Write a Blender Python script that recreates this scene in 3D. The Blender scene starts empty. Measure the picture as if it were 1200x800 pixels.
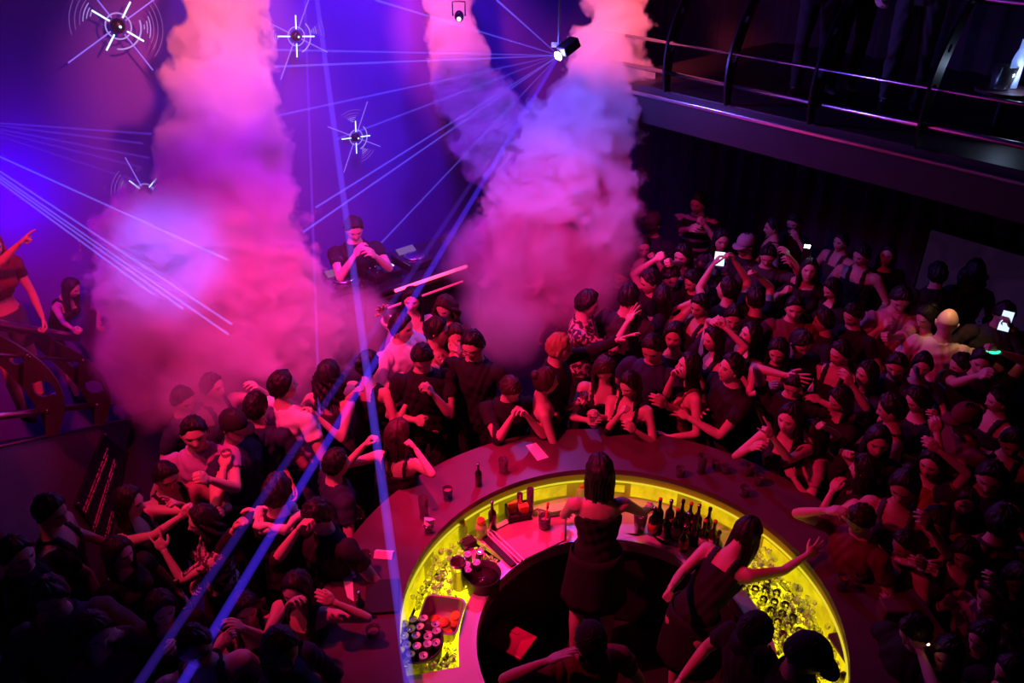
import bpy, bmesh, math, random
import numpy as np
from mathutils import Vector, Matrix, Quaternion, noise

S = bpy.context.scene
COL = S.collection
# ------------------------------------------------------------------ camera
F = 942.0                      # focal length in pixels of the 1200 px wide frame
PITCH = math.radians(30)
CAM_H = 4.9
cd = bpy.data.cameras.new('camera'); cam = bpy.data.objects.new('camera', cd); COL.objects.link(cam)
cd.sensor_width = 36; cd.lens = F * 36 / 1200; cd.clip_end = 60
cam.location = (0, 0, CAM_H); cam.rotation_euler = (math.radians(90) - PITCH, 0, 0)
S.camera = cam
# ------------------------------------------------------------------ colour, world, volumes
S.view_settings.view_transform = 'Standard'; S.view_settings.look = 'None'
S.view_settings.exposure = 0.0; S.view_settings.gamma = 1.0
S.view_settings.use_curve_mapping = False
S.cycles.volume_bounces = 1
S.cycles.volume_step_rate = 1.0
S.cycles.volume_max_steps = 160
S.cycles.max_bounces = 6; S.cycles.transmission_bounces = 5; S.cycles.diffuse_bounces = 2; S.cycles.glossy_bounces = 2
S.cycles.transparent_max_bounces = 12
S.cycles.sample_clamp_indirect = 4.0
w = bpy.data.worlds.new('club_dark'); S.world = w; w.use_nodes = True
w.node_tree.nodes['Background'].inputs[0].default_value = (.16, .012, .06, 1)
w.node_tree.nodes['Background'].inputs[1].default_value = .0015

def ray(x, y):
    u = (x - 600) / F; v = (400 - y) / F; c, s = math.cos(PITCH), math.sin(PITCH)
    return Vector((u, c + s * v, -s + c * v))
def at(x, y, t):               # pixel + distance along the camera axis
    return ray(x, y) * t + Vector((0, 0, CAM_H))
def atz(x, y, z):              # pixel + height above the floor
    d = ray(x, y); return at(x, y, (z - CAM_H) / d.z)

def light(name, kind, loc, col, e, target=None, spot=60, blend=.6, size=.15, sy=None):
    l = bpy.data.lights.new(name, kind); l.color = col; l.energy = e
    if kind == 'SPOT': l.spot_size = math.radians(spot); l.spot_blend = blend; l.shadow_soft_size = size
    elif kind == 'POINT': l.shadow_soft_size = size
    elif kind == 'AREA':
        l.size = size
        if sy: l.shape = 'RECTANGLE'; l.size_y = sy
    o = bpy.data.objects.new(name, l); COL.objects.link(o); o.location = loc
    if target is not None:
        o.rotation_euler = (Vector(target) - Vector(loc)).to_track_quat('-Z', 'Y').to_euler()
    return o
# ------------------------------------------------------------------ stage and club lights
KEYC = (1.0, .012, .115)
light('key_spot', 'SPOT', (-2.5, 3.5, 5.5), KEYC, 1350, (-.3, 5.2, 1.2), 68, .9, .08)
light('stair_fill', 'SPOT', (-2.0, 2.4, 5.7), KEYC, 1200, (-3.45, 4.9, 2.35), 38, .9, .08)  # extra unseen spot added to brighten the guests on the stairs
light('crowd_wash', 'SPOT', (-.9, 6.9, 5.2), (1, .006, .085), 210, (1.4, 5.3, 1.2), 74, .9, .10)
light('front_pink', 'SPOT', (-3.9, 2.9, 6.2), (1, .06, .16), 360, (-1.4, 5.0, 1.2), 50, .9, .10)
light('counter_pink_fill', 'SPOT', (-.75, 5.0, 6.4), (1, .004, .12), 2600, (-.28, 4.42, 1.1), 17, .7, .1)  # unseen spot added in place of the smoke's pink reflection on the counter
# smoke lights
light('jet_light_left', 'SPOT', at(310, -90, 5.2), (1, .13, .17), 700, at(262, 60, 6.8), 62, 1.0, .1)
light('jet_light_mid', 'SPOT', (-1.0, 3.7, 5.4), (1, .01, .50), 560, at(290, 330, 7.0), 44, .9, .2)
light('jet_light_pink', 'SPOT', (-.7, 4.2, 3.9), (1, .035, .36), 520, at(335, 350, 7.0), 46, .9, .2)
light('left_smoke_blue_fill', 'SPOT', at(150, 235, 4.9), (.10, .10, 1), 360, at(208, 312, 6.6), 46, .9, .1)  # unseen spot added to put the blue patch on the smoke
light('jet_light_right', 'SPOT', at(680, -80, 6.4), (1, .12, .17), 760, at(722, 40, 8.1), 52, 1.0, .1)
light('jet_light_right_mid', 'SPOT', at(465, -80, 6.9), (1, .10, .17), 760, at(525, 30, 8.7), 46, 1.0, .1)
light('jet_light_right_low', 'SPOT', (.0, 4.3, 4.6), (1, .015, .36), 820, at(650, 280, 7.6), 38, .9, .2)
light('wall_violet', 'SPOT', (-1.0, 6.9, 6.6), (.30, .0, 1), 1200, at(470, 170, 9.0), 74, 1.0, .3)
light('wall_violet_low', 'SPOT', (-2.2, 5.6, 4.4), (.28, .0, 1), 300, at(400, 290, 8.6), 60, 1.0, .3)
light('wall_blue_left', 'POINT', at(20, 235, 6.6), (.10, .0, 1), 28, size=.1)
light('right_back_fill', 'SPOT', (1.0, 6.0, 4.2), (1, .02, .4), 40, (2.2, 9.4, 2.4), 70, .9, .2)  # unseen spot added to lift the dark guests and drapes at the back
LASER = at(655, 65, 7.0)
light('laser_glow', 'POINT', LASER + Vector((-.12, -.12, -.02)), (.15, .10, 1), 130, size=.06)

# ------------------------------------------------------------------ helpers
def tag(o, label=None, cat=None, group=None, kind=None):
    if label: o['label'] = label
    if cat: o['category'] = cat
    if group: o['group'] = group
    if kind: o['kind'] = kind
    return o
def empty(name, loc=(0, 0, 0), rz=0.0, **k):
    o = bpy.data.objects.new(name, None); COL.objects.link(o); o.location = loc; o.rotation_euler = (0, 0, rz)
    o.empty_display_size = .1
    return tag(o, **k)
def link(name, me, mat=None, parent=None, smooth=False, **k):
    o = bpy.data.objects.new(name, me); COL.objects.link(o)
    if mat is not None:
        for m_ in (mat if isinstance(mat, (list, tuple)) else [mat]): me.materials.append(m_)
    if parent is not None: o.parent = parent
    if smooth: me.polygons.foreach_set('use_smooth', [True] * len(me.polygons))
    return tag(o, **k)
class MB:
    """collects shapes into one mesh"""
    def __init__(s): s.v = []; s.f = []; s.mi = []
    def add(s, vs, fs, mi=0):
        n = len(s.v); s.v += [tuple(p) for p in vs]; s.f += [tuple(i + n for i in f) for f in fs]; s.mi += [mi] * len(fs)
    def box(s, c, d, rz=0, bev=0.0, M=None, mi=0):
        x, y, z = d[0] / 2, d[1] / 2, d[2] / 2
        b = min(bev, x * .9, y * .9, z * .9)
        if b <= 0:
            P_ = [(i, j, k) for k in (-z, z) for j in (-y, y) for i in (-x, x)]
            fs = [(0, 2, 3, 1), (4, 5, 7, 6), (0, 1, 5, 4), (2, 6, 7, 3), (0, 4, 6, 2), (1, 3, 7, 5)]
        else:
            bm = bmesh.new(); bmesh.ops.create_cube(bm, size=1, matrix=Matrix.Diagonal((d[0], d[1], d[2], 1)))
            bmesh.ops.bevel(bm, geom=bm.edges[:], offset=b, segments=2, affect='EDGES', profile=.5)
            P_ = [v.co[:] for v in bm.verts]; fs = [tuple(v.index for v in f.verts) for f in bm.faces]; bm.free()
        R_ = Matrix.Translation(Vector(c)) @ (M if M is not None else Matrix.Rotation(rz, 4, 'Z'))
        s.add([R_ @ Vector(p) for p in P_], fs, mi); return s
    def tube(s, pts, r, seg=8, mi=0, cap=True, up=None):
        pts = [Vector(p) for p in pts]; n = len(pts)
        rs = r if isinstance(r, (list, tuple)) else [r] * n
        vs = []; T0 = None; U = None
        for i, p in enumerate(pts):
            t = (pts[min(i + 1, n - 1)] - pts[max(i - 1, 0)]).normalized()
            if U is None:
                a = Vector((0, 0, 1)) if abs(t.z) < .9 else Vector((1, 0, 0))
                U = t.cross(a).normalized()
            else:
                U = (U - t * U.dot(t)).normalized()
            V = t.cross(U)
            for k in range(seg):
                a = 2 * math.pi * k / seg; vs.append(p + (U * math.cos(a) + V * math.sin(a)) * rs[i])
        fs = [(i * seg + k, i * seg + (k + 1) % seg, (i + 1) * seg + (k + 1) % seg, (i + 1) * seg + k) for i in range(n - 1) for k in range(seg)]
        if cap: fs += [tuple(range(seg))[::-1], tuple((n - 1) * seg + k for k in range(seg))]
        s.add(vs, fs, mi); return s
    def lathe(s, prof, c=(0, 0, 0), seg=20, mi=0, M=None, closed=False):
        c = Vector(c); n = len(prof); vs = []
        for r, z in prof:
            for k in range(seg):
                a = 2 * math.pi * k / seg; p = Vector((r * math.cos(a), r * math.sin(a), z))
                vs.append(c + (M @ p if M is not None else p))
        fs = [(i * seg + k, i * seg + (k + 1) % seg, (i + 1) * seg + (k + 1) % seg, (i + 1) * seg + k) for i in range(n - 1) for k in range(seg)]
        if closed: fs += [((n - 1) * seg + k, (n - 1) * seg + (k + 1) % seg, (k + 1) % seg, k) for k in range(seg)]
        else:
            if prof[0][0] > 1e-4: fs.append(tuple(range(seg))[::-1])
            if prof[-1][0] > 1e-4: fs.append(tuple((n - 1) * seg + k for k in range(seg)))
        s.add(vs, fs, mi); return s
    def ring(s, c, r0, r1, z0, z1, a0, a1, seg=64, mi=0):
        vs = []
        for k in range(seg + 1):
            a = math.radians(a0 + (a1 - a0) * k / seg); ca, sa = math.cos(a), math.sin(a)
            for r, z in ((r0, z0), (r1, z0), (r1, z1), (r0, z1)): vs.append((c[0] + r * ca, c[1] + r * sa, z))
        fs = []
        for k in range(seg):
            b = 4 * k
            for i in range(4): j = (i + 1) % 4; fs.append((b + i, b + j, b + 4 + j, b + 4 + i))
        fs += [(0, 3, 2, 1), (4 * seg, 4 * seg + 1, 4 * seg + 2, 4 * seg + 3)]
        s.add(vs, fs, mi); return s
    def prism(s, pts, z0, z1, mi=0, M=None):
        n = len(pts); vs = [Vector((x, y, z0)) for x, y in pts] + [Vector((x, y, z1)) for x, y in pts]
        if M is not None: vs = [M @ v for v in vs]
        fs = [tuple(range(n))[::-1], tuple(range(n, 2 * n))] + [(i, (i + 1) % n, n + (i + 1) % n, n + i) for i in range(n)]
        s.add(vs, fs, mi); return s
    def ball(s, c, r, mi=0, sub=2, sc=(1, 1, 1), M=None):
        bm = bmesh.new(); bmesh.ops.create_icosphere(bm, subdivisions=sub, radius=1)
        Q = M if M is not None else Matrix.Identity(3)
        vs = [Vector(c) + Q.to_3x3() @ Vector((v.co.x * r * sc[0], v.co.y * r * sc[1], v.co.z * r * sc[2])) for v in bm.verts]
        fs = [tuple(v.index for v in f.verts) for f in bm.faces]; bm.free(); s.add(vs, fs, mi); return s
    def mesh(s, name, recalc=True):
        me = bpy.data.meshes.new(name); me.from_pydata(s.v, [], s.f)
        me.polygons.foreach_set('material_index', s.mi)
        if recalc:
            bm = bmesh.new(); bm.from_mesh(me); bmesh.ops.recalc_face_normals(bm, faces=bm.faces[:]); bm.to_mesh(me); bm.free()
        return me
    def build(s, name, mat, parent=None, smooth=False, auto=None, **k):
        me = s.mesh(name)
        o = link(name, me, mat, parent, smooth or auto is not None, **k)
        if auto is not None: me.set_sharp_from_angle(angle=math.radians(auto))
        return o

MATS = {}
def mat(name, col=(.5, .5, .5), rough=.6, metal=0.0, trans=0.0, emit=None, es=0.0, noise_amt=0.0, nscale=30, bump=0.0, coat=0.0, ior=1.45, sheen=0.0, spec=.5):
    if name in MATS: return MATS[name]
    m = bpy.data.materials.new(name); m.use_nodes = True; nt = m.node_tree; b = nt.nodes['Principled BSDF']
    b.inputs['Base Color'].default_value = (*col, 1); b.inputs['Roughness'].default_value = rough
    b.inputs['Metallic'].default_value = metal; b.inputs['Transmission Weight'].default_value = trans; b.inputs['IOR'].default_value = ior
    b.inputs['Coat Weight'].default_value = coat; b.inputs['Sheen Weight'].default_value = sheen
    b.inputs['Specular IOR Level'].default_value = spec
    if emit: b.inputs['Emission Color'].default_value = (*emit, 1); b.inputs['Emission Strength'].default_value = es
    if noise_amt or bump:
        tc = nt.nodes.new('ShaderNodeTexCoord'); nz = nt.nodes.new('ShaderNodeTexNoise')
        nz.inputs['Scale'].default_value = nscale; nz.inputs['Detail'].default_value = 4
        nt.links.new(tc.outputs['Object'], nz.inputs['Vector'])
        if noise_amt:
            mr = nt.nodes.new('ShaderNodeMapRange'); mr.inputs['To Min'].default_value = 1 - noise_amt; mr.inputs['To Max'].default_value = 1 + noise_amt
            mx = nt.nodes.new('ShaderNodeVectorMath'); mx.operation = 'SCALE'; mx.inputs[0].default_value = col
            nt.links.new(nz.outputs['Fac'], mr.inputs['Value']); nt.links.new(mr.outputs[0], mx.inputs['Scale']); nt.links.new(mx.outputs[0], b.inputs['Base Color'])
        if bump:
            bp = nt.nodes.new('ShaderNodeBump'); bp.inputs['Strength'].default_value = bump; bp.inputs['Distance'].default_value = .01
            nt.links.new(nz.outputs['Fac'], bp.inputs['Height']); nt.links.new(bp.outputs[0], b.inputs['Normal'])
    MATS[name] = m; return m
def stripes(name, c1, c2, scale, axis='Z', width=.3, rough=.8, band=None):
    m = mat(name, c1, rough); nt = m.node_tree; b = nt.nodes['Principled BSDF']
    tc = nt.nodes.new('ShaderNodeTexCoord'); sp = nt.nodes.new('ShaderNodeSeparateXYZ'); nt.links.new(tc.outputs['Object'], sp.inputs[0])
    mu = nt.nodes.new('ShaderNodeMath'); mu.operation = 'MULTIPLY'; mu.inputs[1].default_value = scale; nt.links.new(sp.outputs[axis], mu.inputs[0])
    fr = nt.nodes.new('ShaderNodeMath'); fr.operation = 'FRACT'; nt.links.new(mu.outputs[0], fr.inputs[0])
    lt = nt.nodes.new('ShaderNodeMath'); lt.operation = 'LESS_THAN'; lt.inputs[1].default_value = width; nt.links.new(fr.outputs[0], lt.inputs[0])
    mx = nt.nodes.new('ShaderNodeMix'); mx.data_type = 'RGBA'; mx.inputs[6].default_value = (*c1, 1); mx.inputs[7].default_value = (*c2, 1)
    nt.links.new(lt.outputs[0], mx.inputs[0]); nt.links.new(mx.outputs[2], b.inputs['Base Color']); return m
def patterned(name, c1, c2, scale=18, thr=.5, rough=.7):
    m = mat(name, c1, rough); nt = m.node_tree; b = nt.nodes['Principled BSDF']
    tc = nt.nodes.new('ShaderNodeTexCoord'); nz = nt.nodes.new('ShaderNodeTexNoise'); nz.inputs['Scale'].default_value = scale; nz.inputs['Detail'].default_value = 3
    nt.links.new(tc.outputs['Object'], nz.inputs[0]); cr = nt.nodes.new('ShaderNodeValToRGB'); e = cr.color_ramp.elements
    e[0].position = thr - .03; e[0].color = (*c1, 1); e[1].position = thr + .03; e[1].color = (*c2, 1)
    nt.links.new(nz.outputs['Fac'], cr.inputs[0]); nt.links.new(cr.outputs[0], b.inputs['Base Color']); return m
# ================================================================== THE SETTING
EDIR = Vector((-.65, .76, 0)); ENRM = Vector((.76, .65, 0)); E0 = Vector((3.5, 5.35, 0))   # mezzanine edge
BN = EDIR.copy(); BT = ENRM.copy(); BK = 7.85                                               # back wall: BN . p = BK
def wallpt(x, y, off=0.0):       # pixel -> point on the back wall
    d = ray(x, y); t = (BK - off) / (BN.dot(d)); return at(x, y, t)
M_floor = mat('dark_floor', (.03, .026, .03), .28, noise_amt=.4, nscale=4)
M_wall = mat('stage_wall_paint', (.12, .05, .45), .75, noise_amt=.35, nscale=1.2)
M_dark = mat('black_paint', (.03, .025, .03), .6, noise_amt=.3, nscale=5)
M_wallr = mat('dark_drape', (.05, .03, .05), .85, noise_amt=.4, nscale=6)
M_black = mat('black_metal', (.02, .02, .022), .35, .6)
M_rail = mat('polished_steel_rail', (.6, .55, .6), .22, 1.0)
M_chrome = mat('chrome', (.8, .8, .82), .12, 1.0)

MB().add([(-9, -1.5, 0), (9, -1.5, 0), (9, 13, 0), (-9, 13, 0), (-9, -1.5, -.1), (9, -1.5, -.1), (9, 13, -.1), (-9, 13, -.1)],
         [(0, 1, 2, 3), (7, 6, 5, 4), (0, 4, 5, 1), (1, 5, 6, 2), (2, 6, 7, 3), (3, 7, 4, 0)]) if False else None
f_ = MB(); f_.box((0, 6, -.05), (20, 18, .1)); f_.build('floor', M_floor, kind='structure')
c_ = MB(); c_.box((0, 6, 7.25), (20, 18, .1)); c_.build('ceiling', M_dark, kind='structure')
def wallslab(name, a, b, z0, z1, m, th=.15, panels=0, out=None):
    a = Vector(a); b = Vector(b); d = (b - a).normalized(); n = Vector((-d.y, d.x, 0)); L = (b - a).length
    M_ = Matrix.Rotation(math.atan2(d.y, d.x), 4, 'Z')
    o = MB(); o.box((a + b) / 2 + n * th / 2 + Vector((0, 0, (z0 + z1) / 2)), (L, th, z1 - z0), M=M_)
    if panels:
        k = int(L / panels)
        for i in range(k):
            c = a + d * (L * (i + .5) / k) + Vector((0, 0, (z0 + z1) / 2)) - n * .015
            o.box(c, (L / k - .05, .03, (z1 - z0) - .2), M=M_, bev=.01)
    return o.build(name, m, kind='structure')
pb = BN * BK
corner = pb + BT * ((E0 + ENRM * 3.2 - pb).dot(BT))
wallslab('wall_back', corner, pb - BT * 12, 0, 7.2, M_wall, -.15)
# right wall under and above the mezzanine, hung with folded drapes
dr = MB(); seg = 260; L = 13.0; p0 = corner; vs = []
for i in range(seg + 1):
    s_ = i / seg * L; off = .05 * math.sin(s_ * 21) + .03 * math.sin(s_ * 47 + 1)
    p = p0 - EDIR * s_ - ENRM * (.12 + off)
    vs += [(p.x, p.y, .02), (p.x, p.y, 7.15)]
q0 = len(vs)
for i in (0, seg):
    p = p0 - EDIR * (i / seg * L) + ENRM * .1
    vs += [(p.x, p.y, .02), (p.x, p.y, 7.15)]
fs = [(2 * i, 2 * i + 2, 2 * i + 3, 2 * i + 1) for i in range(seg)] + [(q0, q0 + 1, q0 + 3, q0 + 2)]
dr.add(vs, fs); dr.build('wall_right', M_wallr, kind='structure', smooth=True)
wallslab('wall_left', (-8.2, -1, 0), (-8.2, 9, 0), 0, 7.2, M_dark, .15)

# mezzanine slab with its lit edge trim
def alongE(s, n=0.0, z=0.0): return E0 + EDIR * s + ENRM * n + Vector((0, 0, z))
rzE = math.atan2(EDIR.y, EDIR.x)
S0, S1 = -5.0, 4.0
mz = MB(); mz.box((alongE((S0 + S1) / 2, 1.58, 2.97)), (S1 - S0, 3.1, .36), rz=rzE, bev=.01)
mz.build('mezzanine_floor', mat('mezzanine_slab', (.03, .02, .03), .45, noise_amt=.3, nscale=3), kind='structure')
tr = MB(); tr.box(alongE((S0 + S1) / 2, .0, 3.08), (S1 - S0, .05, .035), rz=rzE, bev=.008)
tr.build('trim_1', M_rail, kind='structure')

def crescent(mb, base, out, up, h, wd, side, th=.018, mi=0):
    """curved plate post: bows outwards at mid height, leans back at the top, with two round holes"""
    N = 26; oe = []; ie = []
    for i in range(N + 1):
        t = i / N
        o_ = .02 + wd * math.sin(math.pi * min(1, t * .93 + .02)) ** .8 - .33 * h * t ** 2.2
        w_ = .05 + (wd * .95) * math.sin(math.pi * (1 - t) ** .8) ** .9 * .9 + .02
        oe.append((o_, h * t)); ie.append((o_ - w_, h * t))
    def holes(t): return None
    # strip with holes cut out: build as grid cells, skipping those in holes
    G = 10; vs = []; idx = {}
    for i in range(N + 1):
        for j in range(G + 1):
            f = j / G; u_ = ie[i][0] * (1 - f) + oe[i][0] * f; idx[i, j] = len(vs)
            vs.append((u_, h * i / N))
    hc = [(.40, .62), (.66, .36)]
    H = []
    for (th_, sc) in hc:
        i = int(th_ * N); cx = (ie[i][0] + oe[i][0]) / 2; wv = (oe[i][0] - ie[i][0]); H.append((cx, h * th_, wv * sc * .5))
    faces = []; keep = {}
    for i in range(N):
        for j in range(G):
            cx = sum(vs[idx[a, b]][0] for a, b in ((i, j), (i + 1, j), (i, j + 1), (i + 1, j + 1))) / 4
            cy = sum(vs[idx[a, b]][1] for a, b in ((i, j), (i + 1, j), (i, j + 1), (i + 1, j + 1))) / 4
            if any((cx - hx) ** 2 + (cy - hy) ** 2 < r * r for hx, hy, r in H): continue
            faces.append((idx[i, j], idx[i, j + 1], idx[i + 1, j + 1], idx[i + 1, j]))
    # pull the vertices at the rim of each hole onto its circle
    used = {}
    for f in faces:
        for v in f: used[v] = used.get(v, 0) + 1
    for k, (u_, v_) in enumerate(vs):
        for hx, hy, r in H:
            d = math.hypot(u_ - hx, v_ - hy)
            if d < r * 1.25 and d > 1e-5 and used.get(k, 0) < 4: vs[k] = (hx + (u_ - hx) / d * r, hy + (v_ - hy) / d * r)
    out = Vector(out); up = Vector(up); side = Vector(side)
    A = [Vector(base) + out * u_ + up * v_ + side * th / 2 for u_, v_ in vs]; B = [Vector(base) + out * u_ + up * v_ - side * th / 2 for u_, v_ in vs]
    n = len(vs); allf = list(faces) + [tuple(n + i for i in f[::-1]) for f in faces]
    edge = {}
    for f in faces:
        for a, b in zip(f, f[1:] + f[:1]):
            if (b, a) in edge: edge.pop((b, a))
            else: edge[a, b] = 1
    allf += [(b, a, n + a, n + b) for a, b in edge]
    mb.add(A + B, allf, mi)
    return oe[-1], ie[-1]
# mezzanine railing
rl = empty('balcony_railing', alongE(0, 0, 3.15), label='long steel railing with curved posts along the dark upper mezzanine', cat='railing')
inv = Matrix.Translation(-Vector(rl.location))
def rel(p): return Vector(p) - Vector(rl.location)
for nm, z, n, r in (('bottom_rail', 3.32, .0, .022), ('middle_rail', 3.58, .02, .014), ('handrail', 4.16, .34, .03)):
    b = MB(); b.tube([rel(alongE(S0, n, z)), rel(alongE(S1, n, z))], r, 10); b.build(nm, M_rail, rl, True)
d_up = Vector((0, 0, 1))
for px, py in ((1190, 200), (1075, 152), (944, 126), (842, 106), (764, 92)):
    p = atz(px, py, 3.3); s_ = (p - E0).dot(EDIR)
    b = MB(); crescent(b, rel(alongE(s_, .0, 3.15)), -ENRM, d_up, 1.05, .09, EDIR, .02); b.build('post', M_black, rl)
p = E0
b = MB(); crescent(b, rel(alongE(-1.7, .0, 3.15)), -ENRM, d_up, 1.05, .09, EDIR, .02); b.build('post', M_black, rl)

# ------------------------------------------------------------------ stairs at the left with their own curved railing
SD = Vector((-.24, .842, -.54)).normalized()         # the flight runs down and away from the camera
A0 = at(0, 523, 4.9)
def onS(t): return A0 + SD * t                        # t metres down the flight from the frame's left edge
HD = Vector((SD.x, SD.y, 0)).normalized(); SOUT = Vector((HD.y, -HD.x, 0))    # to the room side
Lend = (A0.z - .02) / -SD.z
st = MB(); start = -1.9
nst = 18; top = onS(start); run = (Lend - start)
pts = []
for i in range(nst):                                   # treads
    a = start + run * i / nst; b_ = start + run * (i + 1) / nst
    pa, pb_ = onS(a), onS(b_)
    hz = pb_.z - .02
    c = (pa + pb_) / 2 - SOUT * .72; ln = math.hypot(pb_.x - pa.x, pb_.y - pa.y)
    if hz > .03: st.box((c.x, c.y, hz / 2), (ln + .002, 1.36, hz), rz=math.atan2(HD.y, HD.x))
st.build('staircase', M_dark, kind='structure')
# side wall (stringer) under the railing
sw = MB(); P1, P2 = onS(start), onS(Lend - .02)
for off in (0,):
    a = [P1, P2]; n = SOUT
    vs = [P1, P2, Vector((P2.x, P2.y, 0.01)), Vector((P1.x, P1.y, 0.01))]
    vs2 = [v - n * .05 for v in vs]
    sw.add(vs + vs2, [(0, 1, 2, 3), (7, 6, 5, 4), (0, 4, 5, 1), (1, 5, 6, 2), (2, 6, 7, 3), (3, 7, 4, 0)])
sw.build('wall_stairs', mat('stair_side_panel', (.16, .09, .13), .5, noise_amt=.3, nscale=3), kind='structure')
tt = MB(); tt.tube([P1 + SOUT * .0, P2], .012, 8); tt.build('trim_2', M_rail, kind='structure')
sr = empty('stair_railing', A0, label='curved plate railing with steel tubes running down the stairs at left', cat='railing')
SUP = Vector((0, 0, 1))
def srel(p): return Vector(p) - A0
# rails follow the pixels measured on the photograph, in the vertical plane of the stair edge
def onplane(x, y, off=0.0):
    d = ray(x, y); o_ = A0 - SOUT * off; c_ = Vector((0, 0, CAM_H)); t = (o_ - c_).dot(SOUT) / d.dot(SOUT); return c_ + d * t
RH = {}
for nm, h, off, r, tb in (('handrail', .96, .16, .042, 3.05), ('middle_rail', .67, .0, .014, 2.7), ('bottom_rail', .215, .0, .026, 3.3)):
    b = MB(); b.tube([srel(onS(-1.8) - SOUT * off + SUP * h), srel(onS(tb) - SOUT * off + SUP * h)], r, 12)
    b.ball(srel(onS(tb) - SOUT * off + SUP * h), r * 1.02); b.build(nm, M_rail, sr, True); RH[nm] = (h, off)
for t_ in (-.35, .95, 2.25):
    b = MB(); crescent(b, srel(onS(t_)), SOUT, SUP, 1.0, .20, HD, .02); b.build('post', mat('satin_black_plate', (.10, .08, .1), .25, .7), sr)
    for k in (.215, .67):
        bb = MB(); bb.lathe([(0, 0), (.022, 0), (.022, .02), (0, .024)], seg=12, M=SOUT.to_track_quat('Z', 'Y').to_matrix()); 
        bb.v = [tuple(Vector(v) + srel(onS(t_) + SUP * k + SOUT * .03)) for v in bb.v]; bb.build('bolt', M_chrome, sr, True)

# slanted price board hung on the stair side wall, with rows of tiny pink lettering too small to read
bd = empty('price_board', (0, 0, 0), label='black slanted board with rows of tiny pink lettering on the stair side wall', cat='sign')
qs = [onplane(122, 509, -.03), onplane(152, 532, -.03), onplane(133, 650, -.03), onplane(90, 590, -.03)]
bd.location = sum(qs, Vector()) / 4
b = MB(); vs = [q - bd.location for q in qs] + [q - bd.location - SOUT * .025 for q in qs]
b.add(vs, [(0, 1, 2, 3), (7, 6, 5, 4), (0, 4, 5, 1), (1, 5, 6, 2), (2, 6, 7, 3), (3, 7, 4, 0)]); b.build('panel', mat('board_black', (.012, .01, .014), .35), bd)
ml = mat('pink_lettering', (.75, .35, .5), .5); rl_ = random.Random(8)
for (a_, c_) in (((127, 528), (99, 600)), ((135, 541), (110, 622)), ((138, 580), (124, 632))):
    b = MB(); A1, A2 = onplane(*a_, -.034), onplane(*c_, -.034); d = (A2 - A1); L_ = d.length; d.normalize(); n_ = d.cross(SOUT).normalized(); t_ = 0
    while t_ < L_:
        w_ = rl_.uniform(.008, .018)
        for side in (-1, 1):
            if rl_.random() < .8:
                c0 = A1 + d * t_ + n_ * side * .013 - bd.location; h_ = rl_.uniform(.008, .02)
                P4 = [c0, c0 + d * w_ * .6, c0 + d * w_ * .6 + n_ * h_ * side, c0 + n_ * h_ * side]; b.add(P4 + [q - SOUT * .004 for q in P4], [(0, 1, 2, 3), (7, 6, 5, 4), (0, 4, 5, 1), (1, 5, 6, 2), (2, 6, 7, 3), (3, 7, 4, 0)])
        t_ += w_ + (.03 if rl_.random() < .12 else .003)
    b.build('lettering', ml, bd)
for q in (qs[0], qs[3]):
    b = MB(); b.ball(q - bd.location + SOUT * .01, .012); b.build('screw', M_chrome, bd, True)
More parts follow.
